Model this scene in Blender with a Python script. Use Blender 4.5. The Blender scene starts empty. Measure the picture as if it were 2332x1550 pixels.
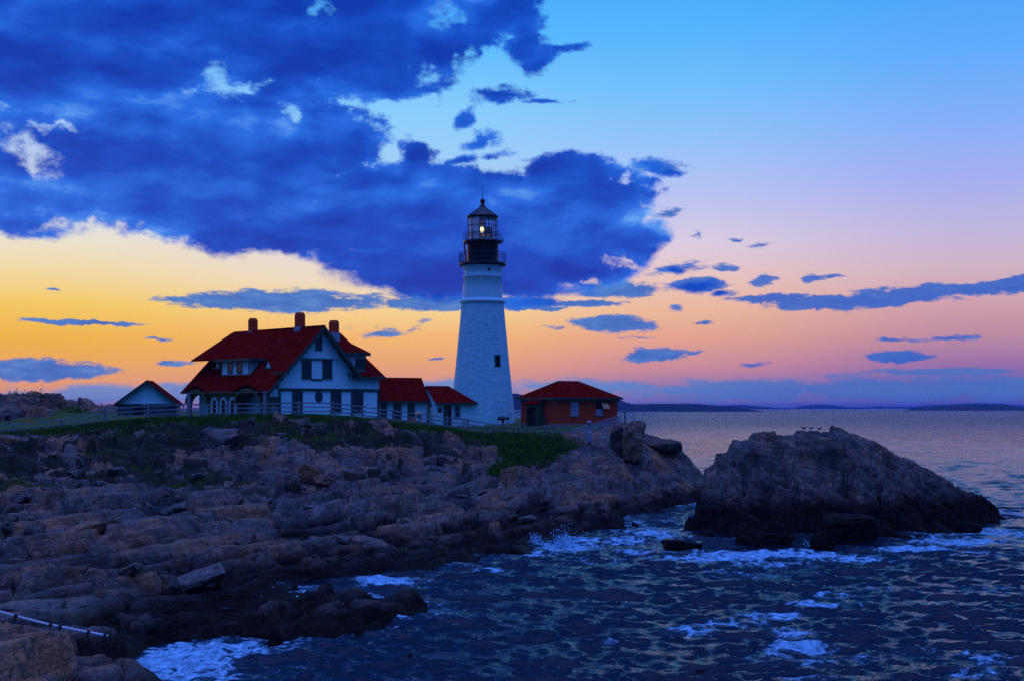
import bpy, math, random
import numpy as np
from mathutils import Vector, Matrix, Euler
R = math.radians
random.seed(7)
SC = bpy.context.scene
COL = SC.collection

# ------------------------------------------------------------------ camera
F = 3239.0            # focal length in photograph pixels (50 mm on 36 mm wide)
CX, HY, CZ = 1166.0, 927.0, 9.0
cam = bpy.data.cameras.new('camera')
cam.lens = 50; cam.sensor_width = 36; cam.sensor_fit = 'HORIZONTAL'
cam.shift_y = (HY - 775) / 2332
cam.clip_start = 0.5; cam.clip_end = 40000
camo = bpy.data.objects.new('camera', cam)
camo.location = (0, 0, CZ); camo.rotation_euler = (R(90), 0, 0)
COL.objects.link(camo); SC.camera = camo
SC.view_settings.view_transform = 'Standard'; SC.view_settings.look = 'None'
SC.view_settings.gamma = 1; SC.view_settings.use_curve_mapping = False
SC.view_settings.exposure = 0.0
SC.cycles.max_bounces = 6; SC.cycles.diffuse_bounces = 3; SC.cycles.glossy_bounces = 3
SC.cycles.transparent_max_bounces = 12; SC.cycles.volume_bounces = 0
SC.cycles.use_denoising = False

def lin(c):
    return tuple(((v/255)/12.92 if v/255 <= .04045 else ((v/255+.055)/1.055)**2.4) for v in c)

# ------------------------------------------------------------------ node shorthand
class NB:
    def __init__(s, tree): s.t = tree; s.n = tree.nodes; s.l = tree.links
    def put(s, v, sock):
        if isinstance(v, bpy.types.NodeSocket): s.l.new(v, sock)
        elif v is not None: sock.default_value = v
    def m(s, op, a, b=None, c=None, clamp=False):
        n = s.n.new('ShaderNodeMath'); n.operation = op; n.use_clamp = clamp
        for i, v in enumerate((a, b, c)): s.put(v, n.inputs[i])
        return n.outputs[0]
    def vm(s, op, a, b=None, c=None):
        n = s.n.new('ShaderNodeVectorMath'); n.operation = op
        for i, v in enumerate((a, b, c)): s.put(v, n.inputs[i])
        return n.outputs['Value'] if op in ('LENGTH', 'DOT_PRODUCT', 'DISTANCE') else n.outputs[0]
    def comb(s, x, y, z=0.0):
        n = s.n.new('ShaderNodeCombineXYZ')
        for i, v in enumerate((x, y, z)): s.put(v, n.inputs[i])
        return n.outputs[0]
    def sep(s, v):
        n = s.n.new('ShaderNodeSeparateXYZ'); s.put(v, n.inputs[0]); return n.outputs
    def smooth(s, v, a, b, lo=0.0, hi=1.0, kind='SMOOTHSTEP'):
        n = s.n.new('ShaderNodeMapRange'); n.interpolation_type = kind; n.clamp = True
        s.put(v, n.inputs['Value']); s.put(a, n.inputs['From Min']); s.put(b, n.inputs['From Max'])
        s.put(lo, n.inputs['To Min']); s.put(hi, n.inputs['To Max']); return n.outputs[0]
    def noise(s, v, scale=1.0, detail=4.0, rough=.55, dist=0.0, color=False, lac=2.0):
        n = s.n.new('ShaderNodeTexNoise'); s.put(v, n.inputs['Vector']); s.put(scale, n.inputs['Scale'])
        s.put(detail, n.inputs['Detail']); s.put(rough, n.inputs['Roughness']); s.put(dist, n.inputs['Distortion'])
        n.inputs['Lacunarity'].default_value = lac
        return n.outputs['Color' if color else 'Fac']
    def voronoi(s, v, scale=1.0, feat='F1', out='Distance'):
        n = s.n.new('ShaderNodeTexVoronoi'); n.feature = feat
        s.put(v, n.inputs['Vector']); s.put(scale, n.inputs['Scale']); return n.outputs[out]
    def ramp(s, v, stops, interp='LINEAR'):
        n = s.n.new('ShaderNodeValToRGB'); s.put(v, n.inputs[0]); cr = n.color_ramp; cr.interpolation = interp
        while len(cr.elements) < len(stops): cr.elements.new(.5)
        for e, (p, c) in zip(cr.elements, stops):
            e.position = p; e.color = (*c[:3], 1)
        return n.outputs[0]
    def mix(s, f, a, b, kind='MIX'):
        n = s.n.new('ShaderNodeMix'); n.data_type = 'RGBA'; n.blend_type = kind
        s.put(f, n.inputs['Factor'])
        for v, k in ((a, 6), (b, 7)):
            if isinstance(v, tuple): v = (*v[:3], 1)
            s.put(v, n.inputs[k])
        return n.outputs[2]
    def mapping(s, v, loc=(0, 0, 0), rot=0.0, scale=(1, 1, 1), kind='POINT'):
        n = s.n.new('ShaderNodeMapping'); n.vector_type = kind; s.put(v, n.inputs[0])
        n.inputs['Location'].default_value = loc; n.inputs['Rotation'].default_value = (0, 0, rot)
        n.inputs['Scale'].default_value = scale; return n.outputs[0]
    def attr(s, name, out='Fac'):
        n = s.n.new('ShaderNodeAttribute'); n.attribute_name = name; return n.outputs[out]
    def bump(s, h, strength=.5, dist=.05, normal=None):
        n = s.n.new('ShaderNodeBump'); s.put(h, n.inputs['Height']); s.put(strength, n.inputs['Strength'])
        s.put(dist, n.inputs['Distance']); s.put(normal, n.inputs['Normal']); return n.outputs[0]
# ------------------------------------------------------------------ sky (world): dusk gradient by azimuth and elevation, and clouds
W = bpy.data.worlds.new('World'); SC.world = W; W.use_nodes = True
W.node_tree.nodes.clear()
w = NB(W.node_tree)
def SK(px, py):                      # a sky direction as (azimuth, tan elevation), both times F
    dx, dz = (px-CX)/F, (HY-py)/F
    return F*math.atan(dx), F*dz/math.sqrt(1+dx*dx)
tc = w.n.new('ShaderNodeTexCoord').outputs['Generated']
dx, dy, dz = w.sep(tc)
hyp = w.m('MAXIMUM', w.m('SQRT', w.m('ADD', w.m('MULTIPLY', dx, dx), w.m('MULTIPLY', dy, dy))), .001)
az = w.m('MULTIPLY', w.m('ARCTAN2', dx, dy), F)
el = w.m('MULTIPLY', w.m('DIVIDE', dz, hyp), F)
P = w.comb(az, el, 0.0)
# clear-sky colours, stops as photo rows
def sky_ramp(stops):
    top = 1150.0
    st = [((927-py)/top, lin(c)) for py, c in stops]
    st = [(max(0, min(1, p)), c) for p, c in st]
    return sorted(st, key=lambda q: q[0])
# the dome above the picture
HI = [(-45, (52, 132, 226)), (-130, (26, 84, 184)), (-223, (12, 52, 140))]
rl = sky_ramp([(927, (214, 150, 120)), (880, (236, 160, 112)), (830, (242, 172, 84)), (780, (243, 180, 66)), (700, (246, 204, 96)), (620, (243, 222, 172)), (545, (233, 229, 216)), (400, (200, 215, 242)), (200, (140, 203, 253)), (0, (92, 180, 253))] + HI)
rc = sky_ramp([(927, (196, 148, 150)), (880, (222, 156, 132)), (830, (238, 166, 116)), (770, (247, 186, 112)), (710, (249, 212, 144)), (640, (240, 222, 200)), (540, (222, 216, 234)), (400, (166, 208, 247)), (250, (136, 206, 252)), (100, (92, 188, 253)), (0, (80, 178, 253))] + HI)
rm = sky_ramp([(927, (112, 112, 180)), (880, (150, 124, 172)), (840, (206, 142, 154)), (770, (232, 166, 142)), (710, (238, 186, 154)), (640, (236, 198, 188)), (560, (222, 206, 224)), (440, (184, 196, 244)), (330, (150, 196, 250)), (200, (112, 192, 253)), (60, (84, 180, 253)), (0, (78, 174, 253))] + HI)
rr = sky_ramp([(927, (96, 98, 176)), (880, (104, 100, 178)), (830, (158, 116, 168)), (770, (192, 142, 162)), (700, (210, 162, 174)), (620, (208, 182, 198)), (540, (192, 184, 222)), (420, (164, 176, 242)), (300, (132, 176, 250)), (150, (96, 172, 252)), (0, (74, 164, 250))] + HI)
v01 = w.m('DIVIDE', el, 1150.0, clamp=True)
cl, cc, cm, cr_ = [w.ramp(v01, r) for r in (rl, rc, rm, rr)]
f1 = w.smooth(az, SK(60, 0)[0], SK(900, 0)[0]); f2 = w.smooth(az, SK(950, 0)[0], SK(1560, 0)[0]); f3 = w.smooth(az, SK(1500, 0)[0], SK(2250, 0)[0])
clear = w.mix(f3, w.mix(f2, w.mix(f1, cl, cc), cm), cr_)
# the sky behind the viewer and overhead: deep blue dusk
elr = w.m('DIVIDE', dz, 1.0)
back = w.ramp(w.smooth(elr, -.1, 1.0, kind='LINEAR'), [(0.0, (.013, .060, .24)), (.3, (.023, .105, .42)), (.68, (.05, .15, .62)), (1.0, (.50, .78, 3.1))])
over = w.ramp(w.smooth(elr, .2, 1.0, kind='LINEAR'), [(0.0, (.008, .044, .22)), (.45, (.014, .065, .33)), (.70, (.05, .13, .58)), (1.0, (.50, .78, 3.1))])
# how far from the view direction
fb_r = w.smooth(az, F*.42, F*1.15); fb_l = w.smooth(az, -F*1.7, -F*.6, 1.0, 0.0)
fb = w.m('MAXIMUM', fb_r, fb_l)
nis = w.n.new('ShaderNodeTexSky'); nis.sky_type = 'NISHITA'; nis.sun_disc = False
SUN_AZ, SUN_EL = -34.0, 3.0
nis.sun_elevation = R(SUN_EL); nis.sun_rotation = R(SUN_AZ)
# ---- clouds
wv = w.noise(P, 1/210, 4, .6, color=True)
warp = w.vm('MULTIPLY', w.vm('SUBTRACT', wv, (.5, .5, .5)), (70, 42, 0))
PW = w.vm('ADD', P, warp)
acc = None
BL = []
def blob(px, py, rx, ry, rot=0, k=None, fld=0):
    BL.append((px, py, rx, ry, rot, k, fld))
for b in [(150,100,440,190),(560,70,390,150),(850,90,270,150),(1010,60,190,105),(1130,15,120,45,15),
          (300,300,340,130),(620,330,280,105),(120,420,330,105),(450,430,400,100),(770,300,125,55,-10),(60,500,190,42),
          (850,175,190,65,-8),(1200,118,72,52),(1275,113,60,13,5),(1130,215,85,20,-8),(1240,234,66,7),
          (950,347,50,42),(1090,320,46,22,20),(1050,266,26,18,30),(1065,364,110,15,8),
          (700,520,380,72),(400,508,230,40),(950,480,330,125),(560,255,330,60),(1150,520,330,155),(650,205,130,52),(1190,60,60,45,30),(1100,90,70,50),(1320,440,190,105),(1050,620,320,72),(1300,560,225,105),(1480,535,72,42),
          (1180,655,230,34),(860,605,240,46,-12),(650,550,190,36,-10),(1470,372,82,22,-8),(1530,388,38,11,-12),
          (1540,612,66,13),(1585,650,78,20),(1640,668,28,9),(1190,692,150,20)]:
    blob(*b)
for b in [(500,195,30,46,-20),(663,262,20,26,-30),(70,345,72,40,25),(130,285,50,11),(215,521,100,19),
          (725,20,26,24),(1010,40,50,22,-20),(985,172,34,20),(1065,135,72,18,-35),(885,347,20,30),(1440,402,24,15),(1500,480,40,16,20),
          (1425,605,52,12,10),(1360,658,62,9,10),(1040,350,22,6)]:
    blob(b[0], b[1], b[2], b[3], -(b[4] if len(b) > 4 else 0), None, -1)
for b in [(1545,612,62,13),(1592,650,74,19),(1650,668,26,8),(1410,662,110,18),(1330,691,95,8),(1215,703,85,6),(1525,486,32,11),(1505,380,52,14),(1180,690,120,16),(650,686,255,26),(420,682,62,7),(1000,692,170,18),(190,735,125,6,-1),(865,757,50,10),(90,842,150,25),(385,828,32,6),(358,772,20,4),(122,660,18,2.5),
          (955,742,22,8,20),(995,816,20,3.5),(1400,738,100,20),(1275,746,28,5),(1490,807,74,16),(1570,804,24,4,10),(1735,640,22,11,25),(1850,633,25,9),
          (1900,630,22,5),(1645,612,25,7),(1730,556,34,6,-3),(1585,530,14,9),(1680,546,15,5),(1760,682,100,12),(1880,690,140,16),(2040,676,160,23,6),
          (2200,660,130,12),(2310,648,95,20,5),(2030,774,36,4),(2150,771,58,5,2),(2050,812,75,14),(1720,830,32,5),(1602,735,22,4),(1545,701,18,6),(1450,770,30,2.5)]:
    blob(b[0], b[1], b[2], b[3], (b[4] if len(b) > 4 else 0), 1.5 if b[2] >= 70 else None, 1)
for b in [(250,898,190,26),(430,892,130,22),(90,905,140,18),(1000,882,170,20),(1330,880,230,19),(1700,888,330,27),(2150,885,440,32),(2160,846,170,9)]:
    blob(*b, 0, None, 2)
wf = w.vm('SUBTRACT', w.noise(P, 1/42, 3, .6, color=True), (.5, .5, .5))
P1 = w.vm('ADD', w.vm('ADD', P, w.vm('MULTIPLY', warp, (.25, .14, 0))), w.vm('MULTIPLY', wf, (44, 20, 0)))
PH = w.vm('ADD', PW, w.vm('MULTIPLY', wf, (90, 70, 0)))
fields = {}
last = None
for px, py, rx, ry, rot, k, fld in sorted(BL, key=lambda q: q[6]):
    c = SK(px, py)
    src = {0: PW, -1: PH, 1: P1, 2: P}[fld]
    if last is not None:      # a chain, so that only a few values are live at a time
        src = w.vm('MULTIPLY_ADD', w.comb(last, last, 0.0), (1e-9, 1e-9, 0), src)
    q = w.mapping(src, (c[0], c[1], 0), R(rot), (rx, ry, 1), 'TEXTURE')
    kk = k or max(.55, min(2.2, min(rx, ry)/50))
    d = w.m('MULTIPLY_ADD', w.vm('LENGTH', q), -kk, kk)
    last = fields[fld] = d if fld not in fields else w.m('MAXIMUM', fields[fld], d)
Pn = w.vm('MULTIPLY', P, (.62, 1.0, 1.0))
n1 = w.noise(Pn, 1/95, 7, .60)
n2 = w.noise(w.vm('MULTIPLY', P, (.30, 1.15, 1)), 1/26, 6, .66)
n3 = w.noise(w.vm('MULTIPLY', P, (.7, 1.0, 1)), 1/28, 4, .6)
nf = w.m('SUBTRACT', w.noise(w.vm('MULTIPLY', PH, (.75, 1.0, 1)), 1/16, 4, .65), .5)
nb = w.m('SUBTRACT', n1, .5); nb2 = w.m('SUBTRACT', n2, .5); nb3 = w.m('SUBTRACT', n3, .5)
hole = w.smooth(w.m('ADD', w.m('ADD', fields[-1], w.m('MULTIPLY', nb, 1.6)), w.m('MULTIPLY', nb3, 1.3)), -.10, .65)
lowf = w.smooth(el, SK(0, 640)[1], SK(0, 400)[1], .45, 1.0)
nsum = w.m('ADD', w.m('MULTIPLY', nb, 2.1), w.m('ADD', w.m('MULTIPLY', nb3, .75), w.m('MULTIPLY', nf, .35)))
DA = w.m('ADD', w.m('MULTIPLY_ADD', nsum, lowf, fields[0]), -.02)
aA = w.m('MULTIPLY', w.smooth(DA, -.06, .34), w.m('MULTIPLY_ADD', hole, -.86, 1.0))
DB = w.m('ADD', w.m('MULTIPLY_ADD', nb2, 3.0, .12), fields[1])
aB = w.smooth(DB, -.05, .50)
DC = w.m('ADD', w.m('ADD', w.m('MULTIPLY', nb2, 1.2), w.m('MULTIPLY', nb, .9)), fields[2])
aC = w.smooth(DC, -.08, .30)
# light on the clouds: brighter where the noise rises towards the light
off = w.vm('ADD', Pn, (-22, 40, 0))
Pst = w.vm('MULTIPLY', w.vm('ADD', P, w.vm('MULTIPLY', warp, (.6, .5, 0))), (.46, 1.0, 1))
n1s = w.noise(Pst, 1/125, 6, .55); n1o = w.noise(w.vm('ADD', Pst, (-14, 34, 0)), 1/125, 5, .5)
big = w.noise(w.vm('MULTIPLY', P, (.45, 1, 1)), 1/260, 3, .5)
band = w.n.new('ShaderNodeFloatCurve'); w.put(w.smooth(el, SK(0, 700)[1], SK(0, 0)[1], kind='LINEAR'), band.inputs['Value'])
pts = [(700, .45), (655, .40), (600, .30), (520, .56), (440, .64), (340, .47), (250, .58), (130, .40), (0, .40)]
cv = band.mapping.curves[0]
while len(cv.points) < len(pts): cv.points.new(.5, .5)
for p_, (yy, vv) in zip(cv.points, pts): p_.location = ((SK(0, yy)[1]-SK(0, 700)[1])/(SK(0, 0)[1]-SK(0, 700)[1]), vv)
band.mapping.update()
sh = w.m('ADD', w.m('MULTIPLY', w.m('SUBTRACT', n1s, n1o), 1.6), w.m('MULTIPLY_ADD', w.m('SUBTRACT', big, .5), 1.1, w.m('ADD', band.outputs[0], -.14)))
sh = w.m('ADD', sh, w.m('MULTIPLY', nb, .40))
sh = w.m('ADD', sh, w.smooth(DA, .8, .0, -.02, .22))
sh = w.m('ADD', sh, w.m('MULTIPLY', w.smooth(fields[-1], -1.4, .1), .18))
ccol = w.ramp(sh, [(0.05, lin((12, 54, 172))), (.36, lin((18, 75, 196))), (.66, lin((36, 106, 224))), (1.0, lin((104, 172, 248)))])
ccol = w.mix(w.smooth(el, SK(0, 760)[1], SK(0, 610)[1], .35, 0.0), ccol, lin((40, 100, 190)))
bcol = w.ramp(n2, [(.25, lin((34, 88, 180))), (.55, lin((62, 120, 200))), (.8, lin((112, 150, 208)))])
bcol = w.mix(w.smooth(az, SK(1300, 0)[0], SK(1800, 0)[0], 0.0, .55), bcol, lin((52, 92, 196)))
c_low = w.mix(w.smooth(az, 0, SK(1900, 0)[0]), lin((92, 146, 208)), lin((58, 106, 188)))
c_low = w.mix(w.m('MULTIPLY', n2, .5), c_low, lin((110, 140, 205)))
s1 = w.mix(w.m('MULTIPLY', aC, .88), clear, c_low)
s2 = w.mix(w.m('MULTIPLY', aB, .96), s1, bcol)
s3 = w.mix(w.m('MULTIPLY', aA, .985), s2, ccol)
cov = w.noise(w.vm('MULTIPLY', w.comb(w.m('DIVIDE', dx, w.m('ADD', dz, .25)), w.m('DIVIDE', dy, w.m('ADD', dz, .25)), 0.0), (1.0, 1.0, 1)), 2.2, 6, .62)
over = w.mix(w.smooth(cov, .50, .68), over, w.mix(.75, over, (.09, .30, .92)))
front = w.mix(w.smooth(el, 1050, 2300), s3, over)
sky = w.mix(fb, front, back)
bg1 = w.n.new('ShaderNodeBackground'); w.put(sky, bg1.inputs[0]); bg1.inputs[1].default_value = 1.0
bg2 = w.n.new('ShaderNodeBackground'); w.put(nis.outputs[0], bg2.inputs[0]); bg2.inputs[1].default_value = 0.0006
add = w.n.new('ShaderNodeAddShader'); w.l.new(bg1.outputs[0], add.inputs[0]); w.l.new(bg2.outputs[0], add.inputs[1])
wo = w.n.new('ShaderNodeOutputWorld'); w.l.new(add.outputs[0], wo.inputs[0])
W.cycles.sampling_method = 'MANUAL'; W.cycles.sample_map_resolution = 1024
# ------------------------------------------------------------------ the last of the sun, low behind the house
sl = bpy.data.lights.new('sun', 'SUN'); sl.energy = 0.10; sl.angle = R(8); sl.color = (1.0, .55, .28)
so = bpy.data.objects.new('sun', sl); COL.objects.link(so)
sd = Vector((math.sin(R(SUN_AZ))*math.cos(R(SUN_EL)), math.cos(R(SUN_AZ))*math.cos(R(SUN_EL)), math.sin(R(SUN_EL))))
so.rotation_euler = sd.to_track_quat('Z', 'Y').to_euler()
# ------------------------------------------------------------------ numpy noise for the shapes of rock and water
M32 = 0xffffffff
def h2(i, j, seed):
    n = (i.astype(np.int64)*374761393 + j.astype(np.int64)*668265263 + seed*974634777) & M32
    n = ((n ^ (n >> 13))*1274126177) & M32
    n = ((n ^ (n >> 16))*2246822519) & M32
    return ((n ^ (n >> 15)) & M32)/float(M32)
def vnoise(x, y, seed=0):
    xi, yi = np.floor(x), np.floor(y); fx, fy = x-xi, y-yi
    fx = fx*fx*(3-2*fx); fy = fy*fy*(3-2*fy)
    a, b, c, d = (h2(xi+i, yi+j, seed) for i, j in ((0, 0), (1, 0), (0, 1), (1, 1)))
    return a*(1-fx)*(1-fy) + b*fx*(1-fy) + c*(1-fx)*fy + d*fx*fy
def fbm(x, y, seed=0, oc=4, g=.5):
    s = 0; a = 1.0; t = 0
    for o in range(oc):
        s = s + a*vnoise(x*2**o + 17.3*o, y*2**o - 9.1*o, seed+o); t += a; a *= g
    return s/t - .5
def vor(u, v, seed):
    ui, vi = np.floor(u), np.floor(v)
    f1 = np.full(u.shape, 9.0); f2 = f1.copy(); cu = u.copy(); cv = v.copy(); ci = ui.copy(); cj = vi.copy()
    for i in (-1, 0, 1):
        for j in (-1, 0, 1):
            a, b = ui+i, vi+j
            pu = a + .12 + .76*h2(a, b, seed); pv = b + .12 + .76*h2(a, b, seed+1)
            d = np.hypot(u-pu, v-pv)
            near = d < f1
            f2 = np.where(near, f1, np.minimum(f2, d)); f1 = np.where(near, d, f1)
            cu = np.where(near, pu, cu); cv = np.where(near, pv, cv); ci = np.where(near, a, ci); cj = np.where(near, b, cj)
    return f1, f2, u-cu, v-cv, ci, cj
def blocks(x, y, sx, sy, ang, amp, tilt, seed, crack=.07, depth=.35):
    c, s = math.cos(R(ang)), math.sin(R(ang))
    xr, yr = x*c + y*s, -x*s + y*c
    f1, f2, du, dv, ci, cj = vor(xr/sx, yr/sy, seed)
    ha, hb, hc, hd = (h2(ci, cj, seed+k) for k in (5, 6, 7, 8))
    z = (ha-.5)*2*amp + tilt*((hb-.5)*2*du*sx + (hc-.5)*2*dv*sy)
    e = np.clip(1-(f2-f1)/crack, 0, 1)
    return z - e*e*(3-2*e)*depth*amp, hd
def sstep(x, a, b):
    t = np.clip((x-a)/(b-a), 0, 1); return t*t*(3-2*t)
def rbf_fit(pts, smooth=.02):
    p = np.array(pts, float); n = len(p)
    K = np.hypot(p[:, None, 0]-p[None, :, 0], p[:, None, 1]-p[None, :, 1]) + 0.0
    A = np.zeros((n+3, n+3)); A[:n, :n] = -K; A[:n, :n] -= np.eye(n)*smooth*0
    Q = np.c_[np.ones(n), p[:, :2]]; A[:n, n:] = Q; A[n:, :n] = Q.T
    b = np.r_[p[:, 2], 0, 0, 0]
    A[:n, :n] += np.eye(n)*smooth
    s = np.linalg.lstsq(A, b, rcond=None)[0]
    def f(x, y):
        sh = x.shape; x = x.ravel(); y = y.ravel(); out = np.empty(x.size)
        for k in range(0, x.size, 40000):
            xx, yy = x[k:k+40000], y[k:k+40000]
            out[k:k+40000] = -np.hypot(xx[:, None]-p[:, 0], yy[:, None]-p[:, 1]) @ s[:n] + s[n] + s[n+1]*xx + s[n+2]*yy
        return out.reshape(sh)
    return f
def at(px, py, Y):                   # the point at distance Y behind a photograph pixel
    return ((px-CX)/F*Y, Y, CZ-(py-HY)/F*Y)
def sea(px, py):                     # the point of the sea surface behind a photograph pixel
    Y = CZ*F/(py-HY); return ((px-CX)/F*Y, Y, 0.0)

# ------------------------------------------------------------------ objects
def tag(o, label=None, cat=None, group=None, kind=None):
    for k, v in (('label', label), ('category', cat), ('group', group), ('kind', kind)):
        if v: o[k] = v
    return o
def link(name, me, mat=None, parent=None, smooth=False):
    o = bpy.data.objects.new(name, me); COL.objects.link(o)
    if mat: me.materials.append(mat)
    if parent is not None: o.parent = parent
    if smooth: me.polygons.foreach_set('use_smooth', [True]*len(me.polygons))
    return o
def empty(name, loc, rz=0.0, label=None, cat=None, group=None):
    o = bpy.data.objects.new(name, None); COL.objects.link(o); o.location = loc; o.rotation_euler = (0, 0, R(rz))
    o.empty_display_size = .3
    return tag(o, label, cat, group)
def grid_mesh(name, X, Y, Z, attrs=None):
    r, c = X.shape
    me = bpy.data.meshes.new(name)
    me.vertices.add(r*c); me.vertices.foreach_set('co', np.stack([X, Y, Z], -1).astype(np.float32).ravel())
    i = np.arange((r-1)*c).reshape(r-1, c)[:, :-1].ravel()
    q = np.stack([i, i+1, i+c+1, i+c], -1).astype(np.int32)
    me.loops.add(q.size); me.loops.foreach_set('vertex_index', q.ravel())
    me.polygons.add(len(q)); me.polygons.foreach_set('loop_start', np.arange(0, q.size, 4, dtype=np.int32))
    for k, v in (attrs or {}).items():
        me.attributes.new(k, 'FLOAT', 'POINT').data.foreach_set('value', v.astype(np.float32).ravel())
    me.update(calc_edges=True); me.validate()
    return me
def tri_mesh(name, V, T):
    me = bpy.data.meshes.new(name)
    me.vertices.add(len(V)); me.vertices.foreach_set('co', np.asarray(V, np.float32).ravel())
    T = np.asarray(T, np.int32)
    me.loops.add(T.size); me.loops.foreach_set('vertex_index', T.ravel())
    me.polygons.add(len(T)); me.polygons.foreach_set('loop_start', np.arange(0, T.size, 3, dtype=np.int32))
    me.update(calc_edges=True)
    return me
class MB:
    def __init__(s): s.v = []; s.f = []
    def add(s, vs, fs):
        k = len(s.v); s.v += [tuple(v) for v in vs]; s.f += [tuple(i+k for i in f) for f in fs]; return s
    def hexa(s, p): # 8 corners: bottom 4 counter-clockwise, top 4
        return s.add(p, [(3, 2, 1, 0), (4, 5, 6, 7), (0, 1, 5, 4), (1, 2, 6, 5), (2, 3, 7, 6), (3, 0, 4, 7)])
    def box(s, x0, x1, y0, y1, z0, z1):
        return s.hexa([(x0, y0, z0), (x1, y0, z0), (x1, y1, z0), (x0, y1, z0), (x0, y0, z1), (x1, y0, z1), (x1, y1, z1), (x0, y1, z1)])
    def pane(s, B, u0, u1, z0, z1, n0, n1): # a box on a wall: B = (origin, u, normal)
        O, U, N = B
        g = lambda u, n, z: (O[0]+U[0]*u+N[0]*n, O[1]+U[1]*u+N[1]*n, O[2]+z)
        return s.hexa([g(u0, n1, z0), g(u1, n1, z0), g(u1, n0, z0), g(u0, n0, z0), g(u0, n1, z1), g(u1, n1, z1), g(u1, n0, z1), g(u0, n0, z1)])
    def bar(s, a, b, w, h=None):
        a, b = Vector(a), Vector(b); d = (b-a).normalized(); h = h or w
        sx = d.cross(Vector((0, 0, 1)))
        sx = (sx.normalized() if sx.length > 1e-3 else Vector((1, 0, 0))); sy = sx.cross(d)
        c = [sx*(i*w/2) + sy*(j*h/2) for i, j in ((-1, -1), (1, -1), (1, 1), (-1, 1))]
        return s.hexa([a+q for q in c] + [b+q for q in c])
    def tube(s, a, b, r, n=8, r2=None):
        a, b = Vector(a), Vector(b); d = (b-a).normalized(); r2 = r if r2 is None else r2
        sx = d.cross(Vector((0, 0, 1))); sx = sx.normalized() if sx.length > 1e-3 else Vector((1, 0, 0)); sy = sx.cross(d)
        k = [sx*math.cos(2*math.pi*i/n) + sy*math.sin(2*math.pi*i/n) for i in range(n)]
        vs = [a+q*r for q in k] + [b+q*r2 for q in k]
        return s.add(vs, [(i, (i+1) % n, n+(i+1) % n, n+i) for i in range(n)] + [tuple(range(n))[::-1], tuple(range(n, 2*n))])
    def lathe(s, prof, n=48, c=(0, 0)):
        vs = [(c[0]+r*math.cos(2*math.pi*i/n), c[1]+r*math.sin(2*math.pi*i/n), z) for r, z in prof for i in range(n)]
        fs = [(j*n+i, j*n+(i+1) % n, (j+1)*n+(i+1) % n, (j+1)*n+i) for j in range(len(prof)-1) for i in range(n)]
        return s.add(vs, fs)
    def slab(s, poly, t): # a flat polygon with thickness t below it
        p = [Vector(q) for q in poly]; n = (p[1]-p[0]).cross(p[2]-p[0]).normalized()
        if n.z < 0: p = p[::-1]; n = -n
        k = len(p); vs = p + [q-n*t for q in p]
        return s.add(vs, [tuple(range(k)), tuple(range(k, 2*k))[::-1]] + [(i, k+i, k+(i+1) % k, (i+1) % k) for i in range(k)])
    def prism(s, poly, d): # polygon extruded along vector d
        p = [Vector(q) for q in poly]; d = Vector(d); k = len(p); vs = p + [q+d for q in p]
        return s.add(vs, [tuple(range(k))[::-1], tuple(range(k, 2*k))] + [(i, (i+1) % k, k+(i+1) % k, k+i) for i in range(k)])
    def build(s, name, mat=None, parent=None, smooth=False, bevel=0):
        me = bpy.data.meshes.new(name); me.from_pydata(s.v, [], s.f); me.update()
        import bmesh
        b = bmesh.new(); b.from_mesh(me); bmesh.ops.recalc_face_normals(b, faces=b.faces); b.to_mesh(me); b.free()
        o = link(name, me, mat, parent, smooth)
        if bevel:
            m = o.modifiers.new('bevel', 'BEVEL'); m.width = bevel; m.segments = 1; m.limit_method = 'ANGLE'
        return o

# ------------------------------------------------------------------ materials
def mat(name, fn):
    m = bpy.data.materials.new(name); m.use_nodes = True; nt = m.node_tree; nt.nodes.clear()
    b = NB(nt); p = b.n.new('ShaderNodeBsdfPrincipled'); o = b.n.new('ShaderNodeOutputMaterial')
    b.l.new(p.outputs[0], o.inputs[0])
    def put(**k):
        for a, v in k.items():
            if isinstance(v, tuple): v = (*v[:3], 1)
            b.put(v, p.inputs[a.replace('_', ' ')])
    fn(b, put, p); return m
def tco(b, w='Object'): return b.n.new('ShaderNodeTexCoord').outputs[w]
def wpos(b): return b.n.new('ShaderNodeNewGeometry').outputs['Position']
def painted(name, c1, c2, rough=.6, scale=3.0, bump=.15, spec=.3):
    def fn(b, put, p):
        v = tco(b); n = b.noise(v, scale, 5, .6); n2 = b.noise(v, scale*9, 3, .6)
        put(Base_Color=b.mix(b.smooth(b.m('ADD', n, b.m('MULTIPLY_ADD', n2, .4, -.2)), .3, .75), c1, c2), Roughness=b.m('MULTIPLY_ADD', n2, .3, rough-.15),
            Specular_IOR_Level=spec, Normal=b.bump(n2, bump, .02))
    return mat(name, fn)
def lapped(name, c1, c2, pitch, rough=.6, depth=.8):      # clapboards: saw-tooth relief by height
    def fn(b, put, p):
        v = tco(b); x, y, z = b.sep(v)
        saw = b.m('FRACT', b.m('DIVIDE', z, pitch)); st = b.noise(b.vm('MULTIPLY', v, (.5, .5, 9)), 2.2, 4, .6)
        n = b.noise(v, 1.1, 4, .6)
        put(Base_Color=b.mix(b.smooth(b.m('ADD', st, n), .7, 1.3), c1, c2), Roughness=rough, Specular_IOR_Level=.25,
            Normal=b.bump(b.m('MULTIPLY', saw, -1.0), depth, pitch*.35))
    return mat(name, fn)
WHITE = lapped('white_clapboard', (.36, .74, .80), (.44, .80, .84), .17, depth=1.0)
WHITE_PLAIN = painted('white_paint', (.43, .80, .85), (.50, .85, .88), .55, 2, .1)
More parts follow.
